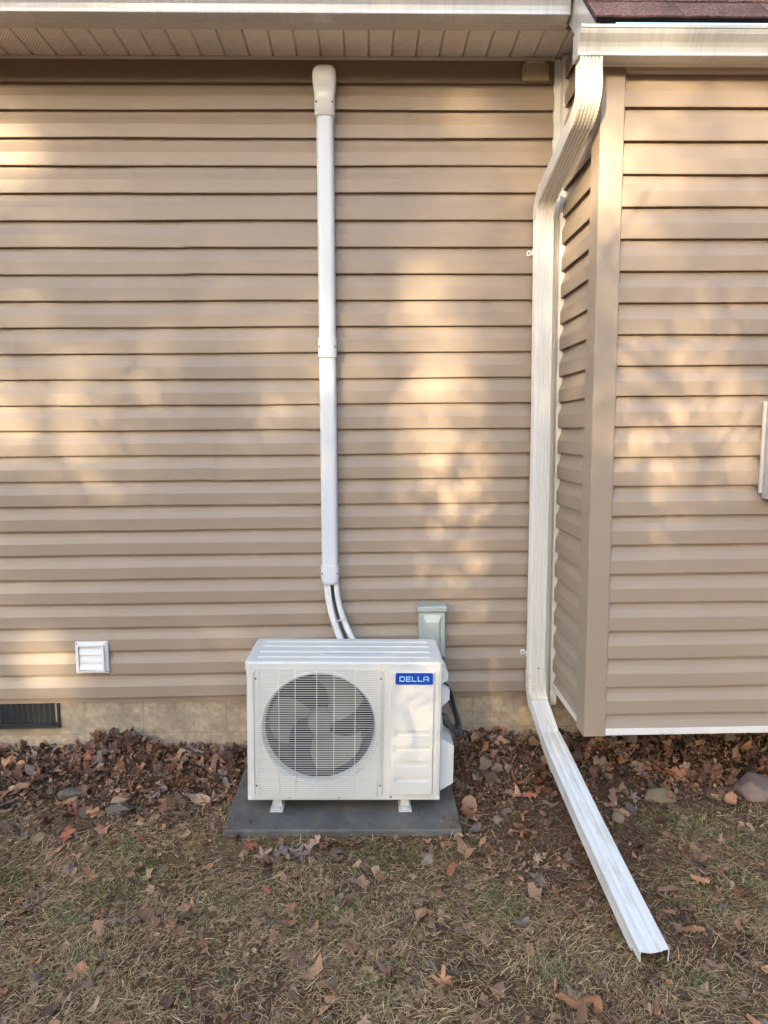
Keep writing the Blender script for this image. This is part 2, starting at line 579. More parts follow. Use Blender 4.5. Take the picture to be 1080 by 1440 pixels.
# projecting bay: front wall and the short return wall
wall_right = box('wall', RX, 4.4, RY, -0.0, 0.062, 2.56, mat_siding, house)
wall_right['label'] = 'projecting bay clad in tan siding'
for k in range(-1, 21):
    plank(wall_right, 0.93, 4.4, 0.112 + k * P, right_place, mat_siding, clip=0.054 if k == -1 else None,
          ztop=2.512 if k == 20 else None)
wall_return = empty('return_wall', parent=house)
wall_return['label'] = 'narrow return wall of the bay beside the downspout'
for k in range(-1, 25):
    zt = None
    y0 = -0.47
    if k >= 21:
        y0 = -0.53 + (k - 20) * 0.05
    plank(wall_return, y0, -0.056, 0.112 + k * P, ret_place, mat_siding_y, clip=0.054 if k == -1 else None, ztop=2.83 if k == 23 else None) if k < 24 else None
box('side_closure', RX + 0.001, RX + 0.02, RY, 0.0, 2.5, 2.9, mat_siding_y, wall_return)

# corner post, inside corner, starter strips
def extrude_z(name, ring, z0, z1, mat, parent):
    return sweep(name, [[(x, y, z0) for x, y in ring], [(x, y, z1) for x, y in ring]], mat, parent)


extrude_z('corner_post', [(0.850, RY - 0.0235), (0.8525, RY - 0.026), (0.934, RY - 0.026), (0.9375, RY - 0.023), (0.9375, RY - 0.002),
                          (0.875, RY - 0.002), (0.875, -0.468), (0.858, -0.468), (0.8505, -0.4715)][::-1], 0.0245, 2.555, mat_post, house)
extrude_z('inside_corner_trim', [(0.824, -0.001), (0.824, -0.024), (0.827, -0.0265), (0.8495, -0.0265), (0.852, -0.029), (0.852, -0.057), (0.855, -0.060),
                                 (0.883, -0.060), (0.883, -0.001)], -0.055, 2.835, mat_white_trim, house)
box('starter_strip', 0.938, 4.4, RY - 0.0245, RY + 0.02, 0.0262, 0.0535, mat_white_trim, house, bevel=0.002)
box('starter_strip', 0.8605, 0.89, -0.467, -0.062, 0.0262, 0.0535, mat_white_trim, house, bevel=0.002)
box('bay_underside', 0.872, 4.4, RY + 0.022, 0.03, 0.034, 0.060, mat_wood, house)
for k in range(5):
    x = 1.05 + k * 0.405
    box('floor_joist', x, x + 0.04, RY + 0.03, 0.0, -0.03, 0.0335, mat_wood, house)

# foundation
foundation = box('foundation_wall', -4.4, 4.4, 0.0165, 0.25, -0.7, 0.002, mat_mortar, house)
bw, bh = 0.395, 0.195
r = 0
z = 0.0
while z > -0.62:
    x = -4.37 + (0.2 if r % 2 else 0.0) + 0.09
    while x < 4.3:
        x1 = min(x + bw, 4.38)
        segs = [(x, x1)]
        if r == 0:                      # opening for the crawl-space vent
            segs = [(a, b) for a, b in ((x, min(x1, -1.885)), (max(x, -1.492), x1)) if b - a > 0.02]
        for a, b in segs:
            dy = random.uniform(-0.0008, 0.0008)
            box('concrete_block', a, b - 0.001, 0.015 + dy, 0.05, z - bh, z - 0.001, mat_block, foundation, bevel=0.0015, seg=1)
        x += bw + 0.003
    z -= bh + 0.003
    r += 1

# frieze, soffit, fascia, roof of the main house
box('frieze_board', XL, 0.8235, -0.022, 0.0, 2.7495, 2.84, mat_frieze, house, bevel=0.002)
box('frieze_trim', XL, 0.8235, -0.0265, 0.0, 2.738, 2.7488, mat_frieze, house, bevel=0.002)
soffit = box('soffit', XL, 0.868, -0.30, 0.02, 2.857, 2.87, mat_soffit_plain, house)
spw = 0.1016
sp_prof = [(0.0, 0.0115), (0.006, 0.0), (0.0956, 0.0), (0.1016, 0.0115)]
v, f = [], []
for y in (-0.252, 0.0):
    for x, dz in sp_prof:
        v.append((x, y, dz))
for k in range(3):
    f.append((k, k + 1, 4 + k + 1, 4 + k))
f.append((0, 1, 2, 3))
pm = bpy.data.meshes.new('soffit_panel')
pm.from_pydata(v, [], f)
pm.materials.append(mat_soffit)
pm2 = pm.copy()
pm2.materials[0] = mat_soffit_plain
x = -1.5056 - spw * 26
k = 0
while x < 0.86:
    plain = -0.55 < x < 0.05
    o = inst('soffit_panel', pm2 if plain else pm, soffit)
    o.location = (x, -0.006, 2.843)
    x += spw
    k += 1
box('soffit_channel', XL, 0.8235, -0.029, -0.0225, 2.8285, 2.8415, mat_soffit_trim, house, bevel=0.0015)
box('fascia', XL, 0.80, -0.302, -0.285, 2.822, 3.0, mat_soffit_trim, house)
box('fascia_return', XL, 0.80, -0.2845, -0.252, 2.8222, 2.8345, mat_soffit_trim, house, bevel=0.002)
v = [(XL, -0.40, 2.985), (0.80, -0.40, 2.985), (0.80, 3.0, 5.0), (XL, 3.0, 5.0)]
v += [(a, b, c - 0.03) for a, b, c in v]
main_roof = obj('roof', v, [(0, 1, 2, 3), (7, 6, 5, 4), (0, 4, 5, 1), (1, 5, 6, 2), (2, 6, 7, 3), (3, 7, 4, 0)], mat_shingle, house)  # plain slab out of view, added to keep sky light off the wall
main_roof['label'] = 'unseen red-brown roof slab above the main wall, added to block sky light'

# bay roof
SL = rad(46)
RE = (-0.652, 2.652)                        # lower edge of the bay roof (y, z)
XRK = 0.80
def roofpt(x, s, n=0.0):
    return (x, RE[0] + s * math.cos(SL) - n * math.sin(SL), RE[1] + s * math.sin(SL) + n * math.cos(SL))


v = [roofpt(x, s, n) for n in (-0.018, 0.0) for x, s in ((XRK, 0), (4.4, 0), (4.4, 2.4), (XRK, 2.4))]
bay_roof = obj('roof', v, [(0, 3, 2, 1), (4, 5, 6, 7), (0, 1, 5, 4), (1, 2, 6, 5), (2, 3, 7, 6), (3, 0, 4, 7)], mat_dark, house)
bay_roof['label'] = 'steep red-brown shingled roof over the bay'
def shingle_mesh(seed):
    rr = random.Random(seed)
    w, h, t = 0.302, 0.30, 0.007
    nx = 7
    lo, hi = [], []
    v = []
    for i in range(nx):
        x = w * i / (nx - 1)
        sag = rr.uniform(-0.004, 0.004)
        v += [roofpt_l(x, sag, t), roofpt_l(x, sag, 0.001), roofpt_l(x, h, 0.003)]
    f = []
    for i in range(nx - 1):
        a, b = 3 * i, 3 * i + 3
        f += [(a, b, b + 2, a + 2), (a + 1, a, a + 2), (a + 1, b + 1, b, a)]
    me = bpy.data.meshes.new('shingle')
    me.from_pydata(v, [], f)
    me.materials.append(mat_shingle)
    return me


def roofpt_l(x, s, n):
    return (x, s * math.cos(SL) - n * math.sin(SL), s * math.sin(SL) + n * math.cos(SL))


shm = [shingle_mesh(i) for i in range(4)]
for c in range(6):
    s = -0.02 + c * 0.135
    x = XRK - 0.01 - (0.11 if c % 2 else 0.0)
    first = True
    while x < 4.3:
        o = inst('shingle', random.choice(shm), bay_roof)
        px = x
        if px < XRK - 0.012:
            o.scale = ((0.302 - (XRK - 0.012 - px)) / 0.302, 1, 1)
            px = XRK - 0.012
        q = roofpt(px, s + random.uniform(-0.003, 0.003), 0.002 + c * 0.0035)
        o.location = q
        o.rotation_euler = (random.uniform(-0.01, 0.012), random.uniform(-0.006, 0.006), 0)
        x += 0.305
# rake board and eave trims of the bay
v = [roofpt(XRK + dx, s, n) for dx in (0.0, 0.018) for s, n in ((0.0, -0.02), (2.3, -0.02), (2.3, -0.13), (0.10, -0.13))]
obj('rake_board', v, [(0, 1, 2, 3), (7, 6, 5, 4), (0, 4, 5, 1), (1, 5, 6, 2), (2, 6, 7, 3), (3, 7, 4, 0)], mat_gutter, house)
box('bay_fascia', XRK, 4.4, -0.6015, -0.585, 2.5225, 2.645, mat_soffit_trim, house)
box('bay_soffit', XRK, 4.4, -0.5848, RY + 0.01, 2.5445, 2.552, mat_soffit_plain, house)
box('bay_frieze_trim', 0.9385, 4.4, RY - 0.0225, RY, 2.5165, 2.5435, mat_soffit_trim, house, bevel=0.002)
v = [roofpt(x, s, -0.131) for x, s in ((XRK + 0.018, 0.05), (RX, 0.05), (RX, 1.2), (XRK + 0.018, 1.2))]
obj('rake_soffit', v, [(0, 1, 2, 3)], mat_soffit_plain, house)
box('dark_gap_block', 0.80, 0.872, -0.30, -0.25, 2.83, 3.1, mat_conduit, house)  # dark grey block standing in for the shaded gap beside the gutter end


# ------------------------------------------------------------------ gutters
def gutter(name, x0, x1, yb, zb, label, caps=(), zs=1.0):
    g = tag(empty(name, (x0, yb, zb)), label, 'gutter')
    # K-style profile, y negative = outward
    out = [(0.0, 0.100), (0.0, 0.0), (-0.058, 0.0), (-0.060, 0.002), (-0.060, 0.013), (-0.0605, 0.016), (-0.063, 0.030), (-0.069, 0.044),
           (-0.078, 0.056), (-0.085, 0.066), (-0.088, 0.078), (-0.0885, 0.083), (-0.092, 0.0835), (-0.0925, 0.095), (-0.086, 0.0965)]
    inn = [(-0.084, 0.093), (-0.088, 0.088), (-0.083, 0.078), (-0.080, 0.067), (-0.058, 0.030), (-0.056, 0.004), (-0.003, 0.004), (-0.003, 0.100)]
    out, inn = [(y, z_ * zs) for y, z_ in out], [(y, z_ * zs) for y, z_ in inn]
    ring = out + inn
    n = max(2, int((x1 - x0) / 0.15))
    secs = []
    for i in range(n + 1):
        x = (x1 - x0) * i / n
        w = 0.0012 * math.sin(x * 3 + x0)
        secs.append([(x, y + w, z_ + 0.6 * w) for y, z_ in ring])
    t = sweep('trough', secs, mat_gutter, g)
    for cx in caps:
        x = cx - x0
        d = -0.002 if cx == x0 else 0.002
        s = 1.03
        prof = [(y * s, z_ * s - 0.001) for y, z_ in out]
        secs = [[(x + d * 0.2, y, z_) for y, z_ in prof], [(x + d * 2.2, y, z_) for y, z_ in prof]]
        e = sweep('end_cap', secs, mat_gutter, g)
    return g


gutter('gutter', XL, 0.785, -0.3035, 2.821, 'white gutter along the upper eave above the long wall', caps=(0.785,))
gutter('gutter', 0.738, 4.4, -0.6025, 2.521, 'streaked white gutter on the bay eave above the downspout', caps=(0.738,), zs=0.87)

# ------------------------------------------------------------------ downspout
ds = tag(empty('downspout', (0.783, -0.07, -0.3)), 'white fluted downspout with elbows and a long extension on the grass', 'downspout')
dso = Vector((0.783, -0.07, -0.3))


def fluted_ring(w, d, nfl=5, depth=0.0035, sfl=3):
    """corrugated rectangular section; local u = width, v = depth (v<0 is the front)"""
    pts = []
    def side(p0, p1, nrm, nf):
        res = []
        L = (Vector(p1) - Vector(p0))
        inset = 0.10
        res.append(Vector(p0) + L * 0.03)
        for k in range(nf):
            a = inset + (1 - 2 * inset) * k / nf
            b = inset + (1 - 2 * inset) * (k + 1) / nf
            res.append(Vector(p0) + L * (a + 0.24 * (b - a)))
            res.append(Vector(p0) + L * (a + 0.38 * (b - a)) - Vector(nrm) * depth)
            res.append(Vector(p0) + L * (a + 0.62 * (b - a)) - Vector(nrm) * depth)
            res.append(Vector(p0) + L * (a + 0.76 * (b - a)))
        res.append(Vector(p0) + L * 0.97)
        return res
    hw, hd = w / 2, d / 2
    pts += side((-hw, -hd), (hw, -hd), (0, -1), nfl)
    pts += side((hw, -hd), (hw, hd), (1, 0), sfl)
    pts += side((hw, hd), (-hw, hd), (0, 1), nfl)
    pts += side((-hw, hd), (-hw, -hd), (-1, 0), sfl)
    return pts


def spout_sections(path, w=0.080, d=0.056, pleat=0.0, nfl=5, fl=0.0045, wid=None, sfl=3):
    """path: list of centre points; width axis stays along X"""
    pts = [Vector(p) for p in path]
    secs = []
    for i, p in enumerate(pts):
        t = (pts[min(i + 1, len(pts) - 1)] - pts[max(i - 1, 0)]).normalized()
        u = Vector((1, 0, 0))
        u = (u - t * u.dot(t)).normalized()
        vv = t.cross(u)
        if vv.y > 0 and abs(vv.y) > 0.2:
            vv = -vv
        vv = u.cross(t)
        s = 1.0 - (pleat if i % 2 else 0.0)
        ww = (wid[i] if wid else w)
        dd = d
        ring = fluted_ring(ww * s, dd * s, nfl, fl, sfl)
        secs.append([p + u * a.x + vv * a.y - dso for a in ring])
    return secs


def arc_path(p0, p1, p2, n):
    """quadratic blend p0 -> p2 with control p1"""
    return [Vector(p0) * (1 - t) ** 2 + Vector(p1) * 2 * t * (1 - t) + Vector(p2) * t * t for t in [i / n for i in range(n + 1)]]


OX = 0.784
A0 = (OX, -0.632, 2.445)
A2 = (OX - 0.002, -0.560, 2.352)
sweep('elbow', spout_sections([(OX, -0.628, 2.530), (OX, -0.629, 2.49)] + arc_path(A0, (OX, -0.638, 2.376), A2, 24), 0.080, 0.060, pleat=0.03, fl=0.006), mat_spout_dirty, ds)
B0 = (0.777, -0.150, 2.252)
sweep('offset_pipe', spout_sections([A2, B0], 0.078, 0.056, fl=0.0055), mat_spout, ds)
B2 = (0.775, -0.073, 2.165)
sweep('elbow', spout_sections(arc_path(B0, (0.776, -0.072, 2.236), B2, 18), 0.083, 0.060, pleat=0.03, fl=0.0045), mat_spout_dirty, ds)
Cc0 = (0.778, -0.073, 0.085)
sweep('pipe', spout_sections([B2, (0.7785, -0.073, 1.6), (0.7800, -0.073, 1.2), (0.7795, -0.073, 0.6), Cc0], 0.077, 0.056, fl=0.0055), mat_spout, ds)
Cc2 = (0.782, -0.130, -0.022)
sweep('elbow', spout_sections([(0.778, -0.073, 0.115)] + arc_path(Cc0, (0.779, -0.075, -0.004), Cc2, 18), 0.0845, 0.062, pleat=0.03, fl=0.0045), mat_spout_dirty, ds)
D1 = (0.796, -0.455, -0.166)
sweep('short_pipe', spout_sections([Cc2, (0.79, -0.32, -0.113), D1], 0.080, 0.054), mat_spout, ds)
# extension: slipped over the short pipe, open at the lower end
E0, E1 = Vector((0.7895, -0.300, -0.1045)), Vector((0.822, -1.335, -0.300))
npt = 10
pth = [E0.lerp(E1, i / npt) + Vector((0, 0, -0.010 * math.sin(math.pi * i / npt))) for i in range(npt + 1)]
wid = [0.084] + [0.089] + [0.091] * (npt - 2) + [0.091, 0.095]
so = spout_sections(pth, 0.1, 0.058, nfl=2, fl=0.0016, wid=wid, sfl=1)
si = spout_sections(pth, 0.1, 0.053, nfl=2, fl=0.0016, wid=[w_ - 0.005 for w_ in wid], sfl=1)
# ragged lower lip
for k, p in enumerate(so[-1]):
    dlt = 0.004 * math.sin(k * 0.5) + random.uniform(-0.0015, 0.0015)
    if (p + dso).z < E1.z - 0.012:
        dlt -= 0.055
    off = (E1 - E0).normalized() * dlt
    so[-1][k] = p + off
    si[-1][k] = si[-1][k] + off
n = len(so[0])
v = [p for s in so for p in s] + [p for s in si for p in s]
f = []
ns = len(so)
for i in range(ns - 1):
    for k in range(n):
        k2 = (k + 1) % n
        f.append((i * n + k, i * n + k2, (i + 1) * n + k2, (i + 1) * n + k))
for k in range(n):
    k2 = (k + 1) % n
    f.append(((ns - 1) * n + k, (ns - 1) * n + k2, ns * n + (ns - 1) * n + k2, ns * n + (ns - 1) * n + k))
    f.append((k2, k, ns * n + k, ns * n + k2))
obj('extension', v, f, mat_ext, ds)
obj('extension_dark_inside', [p for s_ in si for p in s_], [(i * n + k, (i + 1) * n + k, (i + 1) * n + (k + 1) % n, i * n + (k + 1) % n) for i in range(ns - 1) for k in range(n)],
    mat_mud_shade, ds)  # dark inner skin carrying the mud and shade of the opening
for zz in (2.028, 0.195):
    st = empty('strap', parent=ds)
    st.location = Vector((0, 0, 0))
    xo = 0.777 if zz > 1 else 0.778
    box('strap_band', xo - 0.0425 - dso.x, xo + 0.0425 - dso.x, -0.046 - dso.y, -0.040 - dso.y, zz - 0.012 - dso.z, zz + 0.012 - dso.z, mat_spout, st)
    rslab('strap_tab', xo - 0.050 - dso.x, zz - dso.z, 0.022, 0.026, 0.009, -0.0235 - dso.y, -0.018 - dso.y, mat_spout, st, 0.001)
    screw(st, xo - 0.053 - dso.x, -0.0235 - dso.y, zz - dso.z, 0.004)
for (sx, sz) in ((0.778 + 0.006, 0.142),):
    screw(ds, sx - dso.x, -0.1035 - dso.y, sz - dso.z, 0.0042)

# ------------------------------------------------------------------ pad and condenser
TILT = rad(1.15)
pad = empty('equipment_pad', (-0.112, -0.475, -0.262), (rad(0.6), TILT, 0))
tag(pad, 'dark slate-grey rectangular pad under the condenser', 'pad')
box('slab', -0.457, 0.457, -0.235, 0.235, -0.05, 0.0, mat_pad, pad, bevel=0.006)
for k, (x0, x1) in enumerate(((-0.40, -0.02), (0.02, 0.40))):
    box('molded_rib', x0, x1, -0.2375, -0.2352, -0.035, -0.02, mat_pad, pad)

ac = empty('air_conditioner', (-0.112, -0.45, -0.262), (0, TILT, 0))
tag(ac, 'cream white outdoor condenser with round fan and blue badge on a grey pad', 'air conditioner')
W2, YF, YB, Z0, Z1 = 0.3825, -0.15, 0.15, 0.056, 0.612
FX, FZ, FR = -0.098, 0.350, 0.222
# cabinet shell: sides, back and bottom
rr = 0.018
ring = [(-W2, YF + rr), (-W2 + 0.005, YF + 0.005), (-W2 + rr, YF), (-W2 + rr, YF + 0.004), (-W2 + 0.004, YF + rr), (-W2 + 0.004, YB - 0.004),
        (W2 - 0.004, YB - 0.004), (W2 - 0.004, YF + rr), (W2 - rr, YF + 0.004), (W2 - rr, YF), (W2 - 0.005, YF + 0.005), (W2, YF + rr), (W2, YB), (-W2, YB)]
sweep('cabinet', [[(x, y, Z0 + 0.004) for x, y in ring], [(x, y, Z1 - 0.012) for x, y in ring]], mat_ac, ac)
box('base_pan', -W2 + 0.002, W2 - 0.002, YF + 0.001, YB - 0.002, Z0 - 0.002, Z0 + 0.010, mat_ac, ac, bevel=0.003)
# front plate with the fan opening
n = 72
cir = [(FX + FR * math.cos(2 * math.pi * i / n), FZ + FR * math.sin(2 * math.pi * i / n)) for i in range(n)]
xa, xb, za, zb = -W2 + rr, W2 - rr, Z0 + 0.006, Z1 - 0.010
rect = []
for (cx, cz) in cir:
    dx, dz = cx - FX, cz - FZ
    t = min([((xb - FX) / dx) if dx > 1e-9 else 1e9, ((xa - FX) / dx) if dx < -1e-9 else 1e9,
             ((zb - FZ) / dz) if dz > 1e-9 else 1e9, ((za - FZ) / dz) if dz < -1e-9 else 1e9])
    rect.append([FX + dx * t, FZ + dz * t])
for (qx, qz) in ((xa, za), (xb, za), (xb, zb), (xa, zb)):
    j = min(range(n), key=lambda i: (rect[i][0] - qx) ** 2 + (rect[i][1] - qz) ** 2)
    rect[j] = [qx, qz]
v = [(x, YF, z_) for x, z_ in rect]
lip = [(FR + 0.014, YF, 0), (FR + 0.010, YF - 0.003, 0), (FR + 0.004, YF - 0.003, 0), (FR, YF + 0.002, 0), (FR - 0.004, YF + 0.012, 0), (FR - 0.006, YF + 0.035, 0)]
for R_, y, _ in lip:
    v += [(FX + R_ * math.cos(2 * math.pi * i / n), y, FZ + R_ * math.sin(2 * math.pi * i / n)) for i in range(n)]
f = []
for s in range(len(lip)):
    for i in range(n):
        j = (i + 1) % n
        f.append((s * n + i, s * n + j, (s + 1) * n + j, (s + 1) * n + i))
obj('front_plate', v, f, mat_ac, ac)
# fan tunnel
v, f = [], []
for R_, y in ((FR - 0.006, YF + 0.035), (FR - 0.002, YF + 0.12), (FR - 0.002, YF + 0.20)):
    v += [(FX + R_ * math.cos(2 * math.pi * i / n), y, FZ + R_ * math.sin(2 * math.pi * i / n)) for i in range(n)]
for s in range(2):
    for i in range(n):
        j = (i + 1) % n
        f.append((s * n + i, s * n + j, (s + 1) * n + j, (s + 1) * n + i))
f.append(tuple(range(2 * n, 3 * n)))
obj('fan_tunnel', v, f, mat_coil, ac)
# fan
fan = empty('fan', parent=ac)
fan.location = (FX, YF + 0.075, FZ)
v, f = [], []
for R_, y in ((0.048, 0.03), (0.048, -0.022), (0.040, -0.030), (0.016, -0.033), (0.010, -0.040)):
    v += [(R_ * math.cos(2 * math.pi * i / 24), y, R_ * math.sin(2 * math.pi * i / 24)) for i in range(24)]
for s in range(4):
    for i in range(24):
        j = (i + 1) % 24
        f.append((s * 24 + i, s * 24 + j, (s + 1) * 24 + j, (s + 1) * 24 + i))
f.append(tuple(range(96, 120)))
obj('hub', v, f, mat_blade, fan, smooth=False)
for bdeg in (50, 168, 287):
    v, f = [], []
    nr, na = 7, 9
    for side in (0, 1):
        for i in range(nr):
            t = i / (nr - 1)
            R_ = 0.044 + (0.205 - 0.044) * t
            half = rad(24 + 13 * t ** 0.8)
            sweepa = rad(34) * t ** 1.2 - rad(8)
            for j in range(na):
                s = j / (na - 1) * 2 - 1
                edge = 1 - (0.16 if s > 0 else 0.05) * (abs(s) ** 3) * t
                a = rad(bdeg) + s * half + sweepa - rad(10)
                y = -0.004 + s * (0.034 - 0.010 * t) + 0.010 * s * s + side * 0.003
                v.append((R_ * edge * math.cos(a), y, R_ * edge * math.sin(a)))
    for side in (0, 1):
        b_ = side * nr * na
        for i in range(nr - 1):
            for j in range(na - 1):
                q = (b_ + i * na + j, b_ + i * na + j + 1, b_ + (i + 1) * na + j + 1, b_ + (i + 1) * na + j)
                f.append(q if side == 0 else q[::-1])
    obj('blade', v, f, mat_blade, fan, smooth=True)
tube('motor_nut', [(0, -0.040, 0), (0, -0.050, 0)], 0.007, mat_screw, fan, 6, False)
# grille
gr = empty('fan_grille', parent=ac)
gx0, gx1, gz0, gz1 = -0.356, 0.154, 0.066, 0.596
gcx, gcz = (gx0 + gx1) / 2, (gz0 + gz1) / 2
o1, o2, o3 = rrect(gx1 - gx0, gz1 - gz0, 0.022), rrect(gx1 - gx0 - 0.006, gz1 - gz0 - 0.006, 0.020), rrect(gx1 - gx0 - 0.012, gz1 - gz0 - 0.012, 0.018)
nn = len(o1)
v = [(gcx + x, YF - 0.0005, gcz + z_) for x, z_ in o1] + [(gcx + x, YF - 0.005, gcz + z_) for x, z_ in o2] + [(gcx + x, YF - 0.0008, gcz + z_) for x, z_ in o3]
f = []
for s in range(2):
    for i in range(nn):
        j = (i + 1) % nn
        f.append((s * nn + i, s * nn + j, (s + 1) * nn + j, (s + 1) * nn + i))
obj('grille_frame', v, f, mat_ac, gr)
nrow = 56
YW = YF - 0.0125
wm = None
for i in range(nrow):
    z_ = gz0 + 0.012 + (gz1 - gz0 - 0.024) * i / (nrow - 1)
    corner = z_ < gz0 + 0.060 or z_ > gz1 - 0.050
    e = 0.026 if corner else 0.009
    p = [(gx0 + e, YF - 0.0005, z_), (gx0 + e + 0.002, YW + 0.002, z_), (gx0 + e + 0.006, YW, z_),
         (gx1 - e - 0.006, YW, z_), (gx1 - e - 0.002, YW + 0.002, z_), (gx1 - e, YF - 0.0005, z_)]
    tube('grille_bar', p, 0.0011, mat_wire, gr, 6, True)
for xv in (-0.336, -0.253, -0.190, -0.107, -0.040, 0.042, 0.132):
    tube('grille_bar', [(xv, YF - 0.0005, gz0 + 0.006), (xv, YW - 0.0028, gz0 + 0.012), (xv, YW - 0.0028, gz1 - 0.012), (xv, YF - 0.0005, gz1 - 0.006)], 0.0011, mat_wire, gr, 6, True)
for xs_, zs_ in ((gx0 + 0.012, gz1 - 0.042), (gx1 - 0.012, gz1 - 0.042), (gx0 + 0.012, gz0 + 0.05), (gx1 - 0.012, gz0 + 0.05)):
    screw(gr, xs_, YF - 0.001, zs_, 0.004)
# service panel at the right with four recessed bands
px0, px1, pz0, pz1 = 0.178, 0.352, 0.072, 0.594
rslab('service_panel', (px0 + px1) / 2, (pz0 + pz1) / 2, px1 - px0, pz1 - pz0, 0.016, YF - 0.004, YF - 0.0004, mat_ac, ac, 0.003)
bands = [(0.145 - 0.012 + 0.064 * k, 0.145 + 0.012 + 0.064 * k) for k in range(4)]
xs_ = [px0 + 0.006, px0 + 0.020, px1 - 0.016, px1 - 0.006]
zs_ = [pz0 + 0.014] + [q for b_ in bands for q in b_] + [pz1 - 0.014]
v, f = [], []
yf, yb = YF - 0.0110, YF - 0.0041
def quad(a, b_, c, d):
    k = len(v)
    v.extend([a, b_, c, d])
    f.append((k, k + 1, k + 2, k + 3))


hole = lambda i, j: i == 1 and j % 2 == 1
for i in range(3):
    for j in range(len(zs_) - 1):
        a0, a1, c0, c1 = xs_[i], xs_[i + 1], zs_[j], zs_[j + 1]
        if hole(i, j):
            quad((a0, yb, c0), (a1, yb, c0), (a1, yf, c0), (a0, yf, c0))
            quad((a0, yf, c1), (a1, yf, c1), (a1, yb, c1), (a0, yb, c1))
            quad((a0, yf, c0), (a0, yf, c1), (a0, yb, c1), (a0, yb, c0))
            quad((a1, yf, c1), (a1, yf, c0), (a1, yb, c0), (a1, yb, c1))
        else:
            quad((a0, yf, c0), (a1, yf, c0), (a1, yf, c1), (a0, yf, c1))
X0, X1, C0, C1 = xs_[0], xs_[-1], zs_[0], zs_[-1]
e = 0.003
for q in (((X0 - e, yb, C0 - e), (X1 + e, yb, C0 - e), (X1, yf, C0), (X0, yf, C0)), ((X0, yf, C1), (X1, yf, C1), (X1 + e, yb, C1 + e), (X0 - e, yb, C1 + e)),
          ((X0 - e, yb, C0 - e), (X0, yf, C0), (X0, yf, C1), (X0 - e, yb, C1 + e)), ((X1, yf, C0), (X1 + e, yb, C0 - e), (X1 + e, yb, C1 + e), (X1, yf, C1))):
    quad(*q)
obj('panel_face', v, f, mat_ac, ac)
# badge with lettering
bx0, bx1, bz0, bz1 = 0.197, 0.343, 0.535, 0.582
badge = rslab('badge', (bx0 + bx1) / 2, (bz0 + bz1) / 2, bx1 - bx0, bz1 - bz0, 0.007, YF - 0.0137, YF - 0.0111, mat_logo, ac, 0.001)
rim_o, rim_i = rrect(bx1 - bx0 - 0.002, bz1 - bz0 - 0.002, 0.006), rrect(bx1 - bx0 - 0.005, bz1 - bz0 - 0.005, 0.005)
mx, mz = (bx0 + bx1) / 2, (bz0 + bz1) / 2
nn = len(rim_o)
v = [(mx + x, YF - 0.0141, mz + z_) for x, z_ in rim_o] + [(mx + x, YF - 0.0141, mz + z_) for x, z_ in rim_i]
obj('badge_rim', v, [(i, (i + 1) % nn, nn + (i + 1) % nn, nn + i) for i in range(nn)],
    M('blue_badge_rim', (0.03, 0.14, 0.55), rough=0.3), badge)


def letter(ch, x, w, h=0.0205, t=0.0036):
    """stroked letter as one flat raised mesh"""
    bm = bmesh.new()
    def bar(x0, z0, x1, z1):
        y0, y1 = YF - 0.0154, YF - 0.0138
        bm_box(bm, x + x0, x + x1, y0, y1, mz - h / 2 + z0, mz - h / 2 + z1)
    c = t * 0.9
    if ch == 'D':
        bar(0, 0, t, h); bar(t, 0, w - c, t); bar(t, h - t, w - c, h); bar(w - t, c, w, h - c)
        bar(w - c * 1.6, t * 0.4, w - c * 0.45, c * 1.3); bar(w - c * 1.6, h - c * 1.3, w - c * 0.45, h - t * 0.4)
    elif ch == 'E':
        bar(0, 0, t, h); bar(t, 0, w, t); bar(t, h - t, w, h); bar(t, h / 2 - t / 2, w * 0.92, h / 2 + t / 2)
    elif ch == 'L':
        bar(0, 0, t, h); bar(t, 0, w, t)
    elif ch == 'A':
        bar(0, 0, t, h - c); bar(w - t, 0, w, h - c); bar(c, h - t, w - c, h); bar(t, h * 0.30, w - t, h * 0.30 + t)
        bar(c * 0.45, h - c * 1.3, c * 1.6, h - t * 0.4); bar(w - c * 1.6, h - c * 1.3, w - c * 0.45, h - t * 0.4)
    return from_bm('letter', bm, mat_letter, badge)


lx = bx0 + 0.0155
for ch, w in (('D', 0.0205), ('E', 0.019), ('L', 0.018), ('L', 0.018), ('A', 0.0215)):
    letter(ch, lx, w)
    lx += w + 0.0042
# top cover
cov = [(-W2 - 0.003, YF - 0.003), (W2 + 0.003, YF - 0.003), (W2 + 0.003, YB + 0.003), (-W2 - 0.003, YB + 0.003)]
def cover_ring(z_, d, cut):
    x, y0, y1 = W2 + 0.003 - d, YF - 0.003 + d, YB + 0.003 - d
    return [(-x + cut, y0, z_), (x - cut, y0, z_), (x, y0 + cut, z_), (x, y1 - cut, z_), (x - cut, y1, z_), (-x + cut, y1, z_), (-x, y1 - cut, z_), (-x, y0 + cut, z_)]


